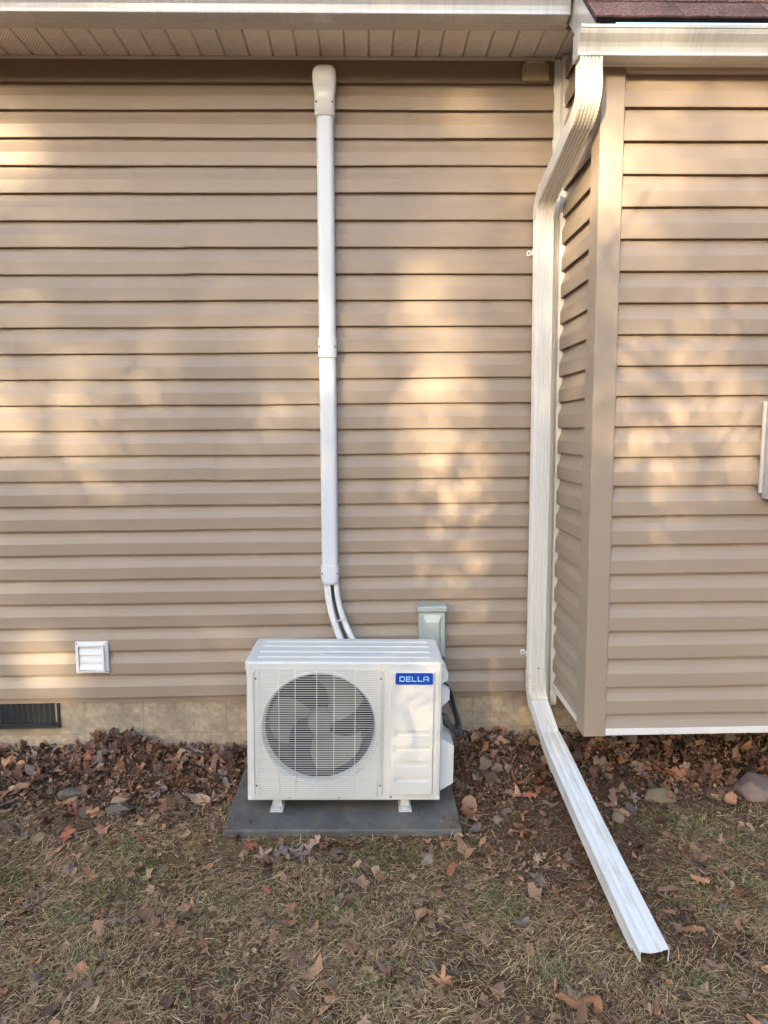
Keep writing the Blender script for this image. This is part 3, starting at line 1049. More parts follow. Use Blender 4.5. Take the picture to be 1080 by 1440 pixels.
top = sweep('top_cover', [cover_ring(Z1 - 0.028, 0.001, 0.014), cover_ring(Z1 - 0.027, 0.0, 0.014), cover_ring(Z1 + 0.002, 0.0, 0.014),
                          cover_ring(Z1 + 0.007, 0.003, 0.014), cover_ring(Z1 + 0.0095, 0.009, 0.014)], mat_ac, ac)
for k, yy in enumerate((-0.085, -0.02, 0.05, 0.112)):
    v = []
    for x in (-0.345, 0.345):
        for dy, dz in ((-0.017, 0.0), (-0.012, 0.0035), (0.012, 0.0035), (0.017, 0.0)):
            v.append((x + (0.006 if (dz and x < 0) else (-0.006 if dz else 0)), yy + dy, Z1 + 0.0093 + dz))
    obj('stiffening_rib', v, [(0, 1, 5, 4), (1, 2, 6, 5), (2, 3, 7, 6), (3, 2, 1, 0), (4, 5, 6, 7)], mat_ac, top)
box('sticker', -0.085, 0.055, -0.056, -0.050, Z1 + 0.0095, Z1 + 0.0100, mat_sticker2, top)
box('sticker', 0.057, 0.165, -0.057, -0.047, Z1 + 0.0095, Z1 + 0.0101, mat_sticker, top)
# feet
def rslab_top(parent, x, y):
    ring_ = rrect(0.030, 0.014, 0.006, 4)
    v_ = [(x + a, y + b, 0.0056) for a, b in ring_] + [(x + a * 0.9, y + b * 0.85, 0.0080) for a, b in ring_] + [(x + a * 0.7, y + b * 0.5, 0.0080) for a, b in ring_] + \
         [(x + a * 0.65, y + b * 0.45, 0.0062) for a, b in ring_]
    m_ = len(ring_)
    f_ = [(q * m_ + i, q * m_ + (i + 1) % m_, (q + 1) * m_ + (i + 1) % m_, (q + 1) * m_ + i) for q in range(3) for i in range(m_)] + [tuple(range(3 * m_, 4 * m_))]
    return obj('bolt_slot', v_, f_, mat_ac, parent)


for fx in (-0.268, 0.245):
    for fy in (-0.105, 0.105):
        ft = empty('foot', parent=ac)
        box('foot_plate', fx - 0.026, fx + 0.026, fy - 0.042, fy + 0.042, 0.0015, 0.0055, mat_ac, ft, bevel=0.0015)
        v = [(fx - 0.018, fy - 0.002, 0.0055), (fx + 0.018, fy - 0.002, 0.0055), (fx + 0.018, fy + 0.03, 0.0055), (fx - 0.018, fy + 0.03, 0.0055),
             (fx - 0.016, fy + 0.002, 0.0545), (fx + 0.016, fy + 0.002, 0.0545), (fx + 0.016, fy + 0.03, 0.0545), (fx - 0.016, fy + 0.03, 0.0545)]
        obj('foot_bracket', v, [(0, 1, 5, 4), (1, 2, 6, 5), (2, 3, 7, 6), (3, 0, 4, 7)], mat_ac, ft)
        rslab_top(ft, fx, fy - 0.022)
for fx in (-0.215, -0.02, 0.185):
    screw(ac, fx, YF - 0.0005, Z0 + 0.012, 0.0042)
# right side: valve cover, wiring cover and handle
def poly(name, pts_lo, pts_hi, mat, parent):
    n_ = len(pts_lo)
    v_ = pts_lo + pts_hi
    f_ = [(i, (i + 1) % n_, n_ + (i + 1) % n_, n_ + i) for i in range(n_)] + [tuple(range(n_, 2 * n_)), tuple(reversed(range(n_)))]
    return obj(name, v_, f_, mat, parent)


s = W2 + 0.0005
poly('valve_cover', [(s, -0.085, 0.055), (s, 0.10, 0.055), (s, 0.10, 0.285), (s, -0.085, 0.285)],
     [(s + 0.062, -0.055, 0.075), (s + 0.062, 0.075, 0.075), (s + 0.062, 0.075, 0.235), (s + 0.062, -0.055, 0.235)], mat_ac_side, ac)
poly('wiring_cover', [(s, -0.08, 0.405), (s, 0.09, 0.405), (s, 0.09, 0.500), (s, -0.08, 0.500)],
     [(s + 0.040, -0.05, 0.430), (s + 0.040, 0.07, 0.430), (s + 0.040, 0.07, 0.470), (s + 0.040, -0.05, 0.470)], mat_ac_side, ac)
poly('side_handle', [(s, -0.08, 0.505), (s, 0.09, 0.505), (s, 0.09, 0.59), (s, -0.08, 0.59)],
     [(s + 0.032, -0.055, 0.515), (s + 0.032, 0.07, 0.515), (s + 0.032, 0.07, 0.545), (s + 0.032, -0.055, 0.545)], mat_ac_side, ac)
poly('gland_plate', [(s, -0.075, 0.300), (s, 0.08, 0.300), (s, 0.08, 0.395), (s, -0.075, 0.395)],
     [(s + 0.016, -0.06, 0.310), (s + 0.016, 0.07, 0.310), (s + 0.008, 0.07, 0.385), (s + 0.008, -0.06, 0.385)], mat_ac, ac)

# ------------------------------------------------------------------ disconnect box and its cables
dx, dz0, dz1 = 0.2875, 0.195, 0.443
db = tag(empty('disconnect_box', (dx, -0.0228, dz0)), 'pale grey-green metal disconnect box on the wall behind the condenser', 'electrical box')
h = dz1 - dz0
box('enclosure', -0.062, 0.062, -0.062, 0.0, 0.0, h - 0.012, mat_galv, db, bevel=0.003)
box('lid_cap', -0.068, 0.068, -0.080, 0.0, h - 0.026, h, mat_galv, db, bevel=0.004)
v = []
for w_, z0_, z1_, y in ((0.058, 0.012, h - 0.030, -0.0625), (0.058, 0.012, h - 0.030, -0.070), (0.042, 0.030, h - 0.042, -0.070), (0.030, 0.055, h - 0.075, -0.080)):
    v += [(-w_, y, z0_), (w_, y, z0_), (w_, y, z1_), (-w_, y, z1_)]
f = [(a * 4 + i, a * 4 + (i + 1) % 4, (a + 1) * 4 + (i + 1) % 4, (a + 1) * 4 + i) for a in range(3) for i in range(4)] + [(12, 13, 14, 15)]
obj('cover', v, f, mat_galv, db)
tube('connector', [(0.045, -0.035, 0.001), (0.045, -0.035, -0.03)], 0.016, mat_black, db, 10, False)

whip = tube('conduit', bez((0.333, -0.052, 0.168), (0.335, -0.06, 0.02), (0.40, -0.16, -0.02), (0.385, -0.33, -0.055), 14) +
            bez((0.385, -0.33, -0.055), (0.375, -0.40, -0.06), (0.33, -0.43, 0.02), (0.296, -0.44, 0.07), 8)[1:], 0.013, mat_conduit, None, 10)
tag(whip, 'dark grey flexible conduit hanging from the disconnect box', 'conduit')
loop = tube('power_cable', bez((0.284, -0.47, 0.225), (0.33, -0.46, 0.22), (0.345, -0.43, 0.10), (0.362, -0.42, 0.03), 10) +
            bez((0.362, -0.42, 0.03), (0.366, -0.41, -0.01), (0.325, -0.42, -0.01), (0.295, -0.44, 0.05), 10)[1:], 0.0085, mat_black, None, 8)
tag(loop, 'thin black cable looping at the condenser right side', 'cable')

# ------------------------------------------------------------------ line set cover and lines
ls = tag(empty('line_set_cover', (-0.182, -0.0226, 0.543)), 'tall white plastic pipe cover running up the wall to the eave', 'pipe cover')
LB = Vector((-0.182, -0.0226, 0.543))
lean = lambda z: (-0.1825 + (z - 0.543) * (0.0115 / 2.0)) - LB.x


def u_ring(z, w, d, r, zc=None, n=6):
    cx = lean(z)
    pts = [(cx - w / 2, 0.0), (cx - w / 2, -d + r)]
    for k in range(1, n):
        a = math.pi + (math.pi / 2) * k / n
        pts.append((cx - w / 2 + r + r * math.cos(a), -d + r + r * math.sin(a)))
    pts += [(cx - w / 2 + r, -d), (cx + w / 2 - r, -d)]
    for k in range(1, n):
        a = 1.5 * math.pi + (math.pi / 2) * k / n
        pts.append((cx + w / 2 - r + r * math.cos(a), -d + r + r * math.sin(a)))
    pts += [(cx + w / 2, -d + r), (cx + w / 2, 0.0)]
    return [(x, y, z - LB.z) for x, y in pts]


sweep('duct', [u_ring(0.60, 0.074, 0.062, 0.020), u_ring(1.615, 0.074, 0.062, 0.020)], mat_duct, ls, cap0=True)
sweep('duct', [u_ring(1.617, 0.074, 0.062, 0.020), u_ring(2.60, 0.074, 0.062, 0.020)], mat_duct, ls)
sweep('coupling', [u_ring(1.572, 0.0815, 0.066, 0.020), u_ring(1.573, 0.0825, 0.067, 0.020), u_ring(1.656, 0.0825, 0.067, 0.020), u_ring(1.658, 0.0815, 0.066, 0.020)], mat_duct, ls)
sweep('end_fitting', [u_ring(0.545, 0.064, 0.056, 0.022), u_ring(0.549, 0.072, 0.062, 0.022), u_ring(0.560, 0.080, 0.066, 0.022), u_ring(0.578, 0.083, 0.067, 0.021),
                      u_ring(0.632, 0.083, 0.067, 0.020), u_ring(0.634, 0.081, 0.066, 0.020)], mat_duct, ls)
sweep('wall_inlet', [u_ring(2.578, 0.084, 0.060, 0.018), u_ring(2.582, 0.0855, 0.068, 0.020), u_ring(2.660, 0.0865, 0.070, 0.021), u_ring(2.690, 0.093, 0.076, 0.024),
                     u_ring(2.715, 0.100, 0.083, 0.028), u_ring(2.742, 0.101, 0.086, 0.030), u_ring(2.762, 0.097, 0.080, 0.030), u_ring(2.778, 0.085, 0.066, 0.028),
                     u_ring(2.787, 0.066, 0.046, 0.022), u_ring(2.790, 0.045, 0.026, 0.012)], mat_inlet, ls, smooth=True)
for zz in (1.618, 2.632, 0.600):
    for sx in (-0.034, 0.034):
        screw(ls, lean(zz) + sx, -0.0622 if zz < 2 else -0.0660, zz - LB.z, 0.0045)

t1 = tube('refrigerant_line', bez((-0.199, -0.052, 0.60), (-0.197, -0.055, 0.43), (-0.165, -0.07, 0.36), (-0.118, -0.12, 0.26), 14) +
          bez((-0.118, -0.12, 0.26), (-0.05, -0.20, 0.12), (0.15, -0.23, 0.02), (0.31, -0.34, -0.06), 12)[1:], 0.0165, mat_insul, None, 12)
tag(t1, 'thick white insulated pipe, left one of the pair below the pipe cover', 'pipe')
t2 = tube('refrigerant_line', bez((-0.158, -0.050, 0.60), (-0.160, -0.052, 0.45), (-0.125, -0.07, 0.36), (-0.055, -0.12, 0.25), 14) +
          bez((-0.055, -0.12, 0.25), (0.02, -0.18, 0.14), (0.18, -0.22, 0.04), (0.31, -0.32, 0.0), 12)[1:], 0.0150, mat_insul, None, 12)
tag(t2, 'white insulated pipe, right one of the pair below the pipe cover', 'pipe')
t3 = tube('control_cable', bez((-0.174, -0.060, 0.60), (-0.173, -0.062, 0.44), (-0.140, -0.085, 0.36), (-0.088, -0.135, 0.25), 14) +
          bez((-0.088, -0.135, 0.25), (-0.02, -0.19, 0.14), (0.18, -0.20, 0.06), (0.292, -0.36, 0.02), 10)[1:], 0.0055, mat_black, None, 8)
tag(t3, 'black cable running down between the two white insulated pipes', 'cable')
t4 = tube('drain_tube', bez((-0.186, -0.066, 0.60), (-0.186, -0.070, 0.50), (-0.174, -0.08, 0.42), (-0.150, -0.10, 0.335), 12), 0.0042, mat_insul, None, 8)
tag(t4, 'thin white tube in front of the insulated pipes', 'tube')
cl = tube('cable_tie', [(-0.150, -0.088, 0.378), (-0.138, -0.100, 0.383), (-0.118, -0.098, 0.394)], 0.003, mat_insul, None, 6)
tag(cl, 'small white cable tie around the pipes and cable', 'cable tie')

# ------------------------------------------------------------------ small wall fixtures
dv = tag(empty('dryer_vent', (-1.306, -0.0228, 0.126)), 'square white louvered vent on the lower left of the wall', 'vent')
rslab('flange', 0, 0.076, 0.152, 0.152, 0.004, -0.010, 0.002, mat_vent, dv, 0.002)
ho, hi = rrect(0.124, 0.126, 0.003, 2), rrect(0.112, 0.114, 0.003, 2)
nn = len(ho)
v = [(x, -0.0102, 0.076 + z_) for x, z_ in ho] + [(x, -0.026, 0.076 + z_) for x, z_ in ho] + [(x, -0.026, 0.076 + z_) for x, z_ in hi] + [(x, -0.0102, 0.076 + z_) for x, z_ in hi]
obj('hood', v, [(a * nn + i, a * nn + (i + 1) % nn, (a + 1) * nn + (i + 1) % nn, (a + 1) * nn + i) for a in range(3) for i in range(nn)], mat_vent, dv)
for k in range(3):
    zt = 0.128 - k * 0.0365
    bt = 0.0 if k < 2 else 0.005
    v = [(-0.054, -0.013, zt), (0.054, -0.013, zt), (0.054, -0.0215 - bt, zt - 0.0355), (-0.054, -0.0215 - bt, zt - 0.0355 + bt),
         (-0.054, -0.0115, zt), (0.054, -0.0115, zt), (0.054, -0.020 - bt, zt - 0.036), (-0.054, -0.020 - bt, zt - 0.036 + bt)]
    obj('flap', v, [(0, 3, 2, 1), (4, 5, 6, 7), (0, 1, 5, 4), (1, 2, 6, 5), (2, 3, 7, 6), (3, 0, 4, 7)], mat_vent, dv)
for sx in (-0.068, 0.068):
    for sz in (0.008, 0.144):
        screw(dv, sx, -0.010, sz, 0.0032)

cv = tag(empty('foundation_vent', (-1.6885, 0.0, -0.142)), 'black metal slatted vent set in the foundation at left', 'vent')
cw, chh = 0.195, 0.139
o1, o2 = rrect(2 * cw, chh, 0.003, 2), rrect(2 * cw - 0.018, chh - 0.020, 0.003, 2)
nn = len(o1)
v = [(x, 0.03, chh / 2 + z_) for x, z_ in o1] + [(x, 0.004, chh / 2 + z_) for x, z_ in o1] + [(x, 0.003, chh / 2 + z_) for x, z_ in o2] + [(x, 0.03, chh / 2 + z_) for x, z_ in o2]
obj('vent_frame', v, [(a * nn + i, a * nn + (i + 1) % nn, (a + 1) * nn + (i + 1) % nn, (a + 1) * nn + i) for a in range(3) for i in range(nn)], mat_iron, cv)
box('vent_back', -cw + 0.002, cw - 0.002, 0.026, 0.029, 0.002, chh - 0.002, mat_dark, cv)
x = -cw + 0.016
while x < cw - 0.014:
    bm = bmesh.new()
    bm_box(bm, -0.0105, 0.0105, -0.002, 0.002, 0.011, chh - 0.011)
    bmesh.ops.rotate(bm, verts=bm.verts, cent=(0, 0, 0), matrix=Matrix.Rotation(rad(24), 3, 'Z'))
    bmesh.ops.translate(bm, verts=bm.verts, vec=(x, 0.012, 0))
    from_bm('slat', bm, mat_iron, cv)
    x += 0.0262
box('ledge', -cw - 0.01, cw + 0.004, -0.004, 0.03, -0.012, -0.001, mat_iron, cv)

jb = tag(empty('junction_box', (0.7375, -0.0222, 2.741)), 'small beige cover plate under the eave at the corner', 'electrical box')
box('cover_plate', -0.058, 0.058, -0.022, 0.0, 0.0, 0.070, mat_jbox, jb, bevel=0.004)
v = [(-0.044, -0.020, 0.0702), (0.044, -0.020, 0.0702), (0.036, -0.012, 0.0855), (-0.036, -0.012, 0.0855)]
v += [(a, b + 0.006, c) for a, b, c in v]
obj('mounting_ear', v, [(0, 1, 2, 3), (7, 6, 5, 4), (0, 4, 5, 1), (1, 5, 6, 2), (2, 6, 7, 3), (3, 7, 4, 0)], mat_soffit_trim, jb)
for sx in (-0.045, 0.045):
    screw(jb, sx, -0.022, 0.036, 0.0035)

mb = tag(empty('meter_box', (1.692, RY - 0.0228, 0.975)), 'grey metal utility box at the right edge on the bay wall', 'electrical box')
box('enclosure', -0.177, 0.177, -0.070, 0.0, 0.0, 0.365, mat_meter, mb, bevel=0.005)
box('cover', -0.166, 0.166, -0.078, -0.0705, 0.010, 0.355, mat_meter, mb, bevel=0.003)
for zz in (0.02, 0.345):
    screw(mb, -0.158, -0.0782, zz, 0.0045)
box('sticker', -0.170, -0.120, -0.0795, -0.0782, 0.325, 0.352, mat_vent, mb)
box('caulk_bead', -0.190, -0.1775, -0.012, 0.001, 0.02, 0.37, mat_caulk, mb, bevel=0.003)
tube('top_hub', [(0, -0.05, 0.3655), (0, -0.05, 0.41)], 0.035, mat_meter, mb, 16, True)

# ------------------------------------------------------------------ rocks
def rock(x, y, sx, sy, sz, mat, label, seed, sink=0.3):
    rr_ = random.Random(seed)
    bm = bmesh.new()
    bmesh.ops.create_icosphere(bm, subdivisions=3, radius=1.0)
    ph = [rr_.uniform(0, 6) for _ in range(6)]
    cuts = [(Vector((rr_.uniform(-1, 1), rr_.uniform(-1, 1), rr_.uniform(-0.2, 1))).normalized(), rr_.uniform(0.5, 0.85)) for _ in range(10)]
    for vv in bm.verts:
        p = vv.co
        p *= 1 + 0.10 * math.sin(p.x * 3 + ph[0]) * math.sin(p.y * 3 + ph[1]) + 0.07 * math.sin(p.z * 5 + ph[2] + p.x * 4)
        for nrm, d in cuts:
            k = p.dot(nrm)
            if k > d:
                p -= nrm * (k - d) * 0.93
        p += Vector((rr_.gauss(0, 0.018), rr_.gauss(0, 0.018), rr_.gauss(0, 0.018)))
        vv.co = Vector((p.x * sx, p.y * sy, p.z * sz))
    o = from_bm('rock', bm, mat, None, smooth=True)
    o.location = (x, y, float(ground_z(x, y)) + sz * (1 - 2 * sink))
    o.rotation_euler = (0, 0, rr_.uniform(-0.3, 0.3))
    tag(o, label, 'rock', 'stones on the ground')


rock(1.218, -0.46, 0.085, 0.055, 0.040, mat_rock_tan, 'flat-topped tan rock lying in front of the bay', 3, 0.36)
rock(1.64, -0.44, 0.125, 0.08, 0.065, mat_rock_red, 'large reddish-brown rock at the right edge', 7, 0.25)
rock(-1.044, -0.49, 0.058, 0.05, 0.028, mat_rock_grey, 'smooth grey-brown stone half buried left of the pad', 9, 0.25)
rock(0.50, -0.60, 0.025, 0.02, 0.016, mat_rock_tan, 'small tan stone right of the pad corner', 12, 0.2)
rock(0.98, -0.62, 0.032, 0.025, 0.02, mat_rock_tan, 'small tan stone on the soil right of the extension', 14, 0.2)
rock(-1.30, -0.36, 0.055, 0.04, 0.028, mat_rock_grey, 'dark grey stone among leaves near the left foundation', 17, 0.25)

# ------------------------------------------------------------------ leaves
def leaf_shape(kind, seed, nseg=30):
    rr_ = random.Random(seed)
    pts = []
    lob = rr_.choice((5, 7)) if kind == 'oak' else 5
    for i in range(nseg):
        a = 2 * math.pi * i / nseg
        if kind == 'oval':
            x, y = 0.5 * math.cos(a), 0.27 * math.sin(a) * (1 - 0.25 * math.cos(a))
        elif kind == 'maple':
            r_ = 0.31 + 0.17 * math.cos(5 * a) + 0.07 * math.cos(10 * a + 1) + rr_.uniform(-0.03, 0.03)
            x, y = r_ * math.cos(a), r_ * math.sin(a)
        else:
            x = 0.5 * math.cos(a)
            y = math.sin(a) * (0.25 + 0.11 * math.cos((lob + 3) * a) + rr_.uniform(-0.03, 0.03))
        pts.append((x, y))
    return pts


def leaf_verts(kind, seed, curl=1.0):
    rr_ = random.Random(seed * 7 + 1)
    pts = leaf_shape(kind, seed)
    c1, c2, c3 = rr_.uniform(-0.3, 0.9) * curl, rr_.uniform(-0.6, 0.9) * curl, rr_.uniform(0, 6)
    def zz(x, y):
        return c1 * x * x * 1.2 + c2 * y * y * 2.0 + 0.05 * math.sin(x * 9 + c3) * curl + 0.04 * math.sin(y * 14 + c3 * 2) * curl
    n_ = len(pts)
    v_ = [(0, 0, zz(0, 0) - 0.02)]
    for s_ in (0.55, 1.0):
        v_ += [(x * s_, y * s_, zz(x * s_, y * s_) + (rr_.uniform(-0.03, 0.05) if s_ == 1.0 else 0)) for x, y in pts]
    f_ = [(0, 1 + i, 1 + (i + 1) % n_) for i in range(n_)]
    for i in range(n_):
        j = (i + 1) % n_
        f_ += [(1 + i, 1 + n_ + i, 1 + n_ + j), (1 + i, 1 + n_ + j, 1 + j)]
    zmin = min(p[2] for p in v_)
    v_ = [(a, b, c - zmin) for a, b, c in v_]
    return v_, f_


leaf_meshes = []
for i in range(14):
    kind = ('oak', 'maple', 'oval', 'oak')[i % 4]
    v, f = leaf_verts(kind, 100 + i, 0.9)
    me = bpy.data.meshes.new('fallen_leaf')
    me.from_pydata(v, [], f)
    me.materials.append(mat_leaf)
    for p in me.polygons:
        p.use_smooth = True
    leaf_meshes.append(me)

PAD_X, PAD_Y = (-0.57, 0.345), (-0.715, -0.235)
def on_pad(x, y, m=0.0):
    return PAD_X[0] - m < x < PAD_X[1] + m and PAD_Y[0] - m < y < PAD_Y[1] + m


LEAF_COLOURS = {'dark brown': (0.16, 0.08, 0.05), 'orange-brown': (0.34, 0.15, 0.075), 'dull brown': (0.22, 0.125, 0.085), 'tan orange': (0.42, 0.21, 0.11),
                'grey-brown': (0.21, 0.155, 0.13), 'pale brown': (0.36, 0.235, 0.155), 'rusty red': (0.30, 0.11, 0.06)}
LEAF_PICK = list(LEAF_COLOURS) + ['dark brown', 'dull brown', 'dull brown', 'grey-brown']


def put_leaf(x, y, size, label, group, lift=0.006, tilt=0.35, mesh=None, colour=None):
    o = inst('fallen_leaf', mesh or random.choice(leaf_meshes))
    z_ = float(ground_z(x, y))
    o.location = (x, y, z_ + lift)
    o.rotation_euler = (random.gauss(0, tilt), random.gauss(0, tilt), random.uniform(0, 6.28))
    o.scale = (size, size * random.uniform(0.75, 1.15), size * random.uniform(0.7, 1.2))
    name = colour or random.choice(LEAF_PICK)
    b = random.uniform(0.8, 1.2)
    o.color = (*[c * b for c in LEAF_COLOURS[name]], 1)
    if '{c}' in label:
        part = '' if '{w}' not in label else (' at the left' if x < -0.35 else (' in the middle' if x < 0.4 else ' at the right'))
        label = label.replace('{c}', name).replace('{w}', part)
        if size > 0.075:
            label = 'large ' + label
    tag(o, label, 'leaf', group)
    return o


G_FG = ('{c} dry leaf on the dead grass in the foreground{w}', 'fallen leaves on the foreground grass')
G_LW = ('{c} dry leaf in the litter left of the condenser', 'fallen leaves left of the condenser')
G_LH = ('{c} leaf in the heap against the foundation below the white vent', 'fallen leaves heaped below the vent')
G_PD = ('{c} curled leaf heaped against the front edge of the pad', 'fallen leaves at the pad front')
G_RT = ('{c} dry leaf on the soil between the pad and the downspout extension', 'fallen leaves right of the pad')
G_BY = ('{c} dry leaf in the drift under the projecting bay', 'fallen leaves under the bay')
# notable single leaves
big = put_leaf(0.555, -1.462, 0.095, 'large orange-brown leaf near the bottom edge right of centre', 'fallen leaves on the foreground grass', 0.012, 0.12, leaf_meshes[2], 'orange-brown')
big.rotation_euler = (0.15, 0.1, 2.9)
put_leaf(0.61, -1.475, 0.06, 'small orange-brown leaf touching the large one near the bottom edge', 'fallen leaves on the foreground grass', 0.012, 0.15, leaf_meshes[6], 'orange-brown')
put_leaf(0.20, -1.385, 0.085, 'upright orange leaf in the grass below the pad', 'fallen leaves on the foreground grass', 0.016, 0.3, leaf_meshes[1], 'tan orange')
put_leaf(0.47, -1.17, 0.055, 'pale grey leaf lying flat left of the extension', 'fallen leaves on the foreground grass', 0.012, 0.1, leaf_meshes[10], 'grey-brown')
put_leaf(1.13, -0.98, 0.07, 'curled orange leaf on the grass right of the extension', 'fallen leaves on the foreground grass', 0.012, 0.35, leaf_meshes[3], 'tan orange')
put_leaf(1.48, -0.53, 0.085, 'bright orange leaf standing below the reddish rock', 'fallen leaves under the bay', 0.02, 0.5, leaf_meshes[6], 'tan orange')
put_leaf(-1.26, -0.45, 0.10, 'bright orange-brown leaf above the half buried stone', 'fallen leaves left of the condenser', 0.015, 0.2, leaf_meshes[2], 'tan orange')
for (x, y, s_) in ((-0.40, -0.80, 0.07), (-0.33, -0.775, 0.085), (-0.27, -0.80, 0.09), (-0.22, -0.765, 0.09), (-0.15, -0.775, 0.085), (-0.10, -0.755, 0.075),
                   (-0.30, -0.83, 0.10), (-0.20, -0.82, 0.07), (-0.46, -0.76, 0.06), (-0.05, -0.75, 0.06), (-0.38, -0.85, 0.08), (-0.12, -0.82, 0.06)):
    put_leaf(x, y, s_, *G_PD, lift=0.012, tilt=0.5)


def scatter(nl, xr, yr, size, lab, tilt=0.35, lift=0.008, dens=None):
    c = 0
    while c < nl:
        x, y = random.uniform(*xr), random.uniform(*yr)
        if on_pad(x, y, 0.04) or (dens and random.random() > dens(x, y)):
            continue
        if 0.73 < x < 0.87 and -1.38 < y < -0.25:
            continue
        put_leaf(x, y, random.uniform(*size), *lab, lift=lift, tilt=tilt)
        c += 1


scatter(78, (-1.75, -0.60), (-0.72, -0.02), (0.045, 0.10), G_LW, 0.4, 0.012, lambda x, y: 1.0 if y > -0.45 else 0.45)
scatter(22, (-1.35, -0.98), (-0.18, 0.0), (0.06, 0.10), G_LH, 0.9, 0.03)
scatter(54, (-1.4, 1.35), (-1.62, -0.82), (0.022, 0.058), G_FG, 0.25, 0.007)
scatter(28, (0.38, 0.74), (-0.75, -0.02), (0.03, 0.09), G_RT, 0.45, 0.012, lambda x, y: 1.0 if y > -0.2 else 0.25)
scatter(70, (0.88, 1.9), (-0.55, -0.02), (0.05, 0.10), G_BY, 0.7, 0.018, lambda x, y: 1.0 if y > -0.38 else 0.4)


# ---- joined litter, chips, twigs and grass (numpy)
def pile(name, verts, faces_idx, tints, mat, nv, nper):
    """verts (N, nv, 3); faces_idx list of tri tuples for one piece; tints (N,3)"""
    N_ = verts.shape[0]
    T = np.array(faces_idx)
    F = (T[None] + (np.arange(N_) * nv)[:, None, None]).reshape(-1, 3)
    me = bpy.data.meshes.new(name)
    me.vertices.add(N_ * nv)
    me.vertices.foreach_set('co', verts.reshape(-1).astype(np.float32))
    me.loops.add(F.size)
    me.loops.foreach_set('vertex_index', F.reshape(-1).astype(np.int32))
    me.polygons.add(len(F))
    me.polygons.foreach_set('loop_start', (np.arange(len(F)) * 3).astype(np.int32))
    me.polygons.foreach_set('loop_total', np.full(len(F), 3, np.int32))
    me.update(calc_edges=True)
    at = me.attributes.new('tint', 'FLOAT_COLOR', 'POINT')
    c = np.repeat(np.concatenate([tints, np.ones((N_, 1))], 1), nv, 0)
    at.data.foreach_set('color', c.reshape(-1).astype(np.float32))
    me.materials.append(mat)
    me.shade_smooth() if hasattr(me, 'shade_smooth') else None
    o = bpy.data.objects.new(name, me)
    COL.objects.link(o)
    return o


BROWNS = np.array([(0.15, 0.080, 0.050), (0.21, 0.118, 0.074), (0.25, 0.138, 0.080), (0.11, 0.064, 0.045), (0.18, 0.130, 0.10), (0.29, 0.19, 0.115), (0.085, 0.052, 0.037),
                   (0.28, 0.13, 0.07)])


def rot_mats(ax, ay, az):
    ca, sa, cb, sb, cc, s_c = np.cos(ax), np.sin(ax), np.cos(ay), np.sin(ay), np.cos(az), np.sin(az)
    R_ = np.empty((len(ax), 3, 3))
    R_[:, 0, 0] = cc * cb
    R_[:, 0, 1] = cc * sb * sa - s_c * ca
    R_[:, 0, 2] = cc * sb * ca + s_c * sa
    R_[:, 1, 0] = s_c * cb
    R_[:, 1, 1] = s_c * sb * sa + cc * ca
    R_[:, 1, 2] = s_c * sb * ca - cc * sa
    R_[:, 2, 0] = -sb
    R_[:, 2, 1] = cb * sa
    R_[:, 2, 2] = cb * ca
    return R_


def bay_zone(x, y):
    return (x > 0.86) & (y > -0.48)


def patch(x, y):
    return wob(x * 1.7 + 3, y * 1.9 - 2)


def litter_density(x, y):
    near = np.clip(1.0 + (y + 0.30) / 0.25, 0, 1)
    left = np.clip((-0.45 - x) * 4, 0, 1) * np.clip(1.0 + (y + 0.42) / 0.35, 0, 1)
    bay = np.where(bay_zone(x, y), 1.0, 0)
    base = 0.10 + 0.12 * np.clip(patch(x, y), 0, 1)
    d = np.maximum.reduce([near, 0.75 * left, bay, base])
    return np.clip(d * (0.45 + 0.75 * np.clip(wob(x * 2.7 + 5, y * 3.1) + 0.45, 0, 1)), 0, 1)


def sample(nn_, xr, yr, dens):
    X, Y = [], []
    tot = 0
    while tot < nn_:
        x = rng.uniform(*xr, nn_)
        y = rng.uniform(*yr, nn_)
        ok = (rng.random(nn_) < dens(x, y)) & ~((x > PAD_X[0] - 0.005) & (x < PAD_X[1] + 0.005) & (y > PAD_Y[0] - 0.005) & (y < PAD_Y[1] + 0.005))
        X.append(x[ok])
        Y.append(y[ok])
        tot += ok.sum()
    return np.concatenate(X)[:nn_], np.concatenate(Y)[:nn_]


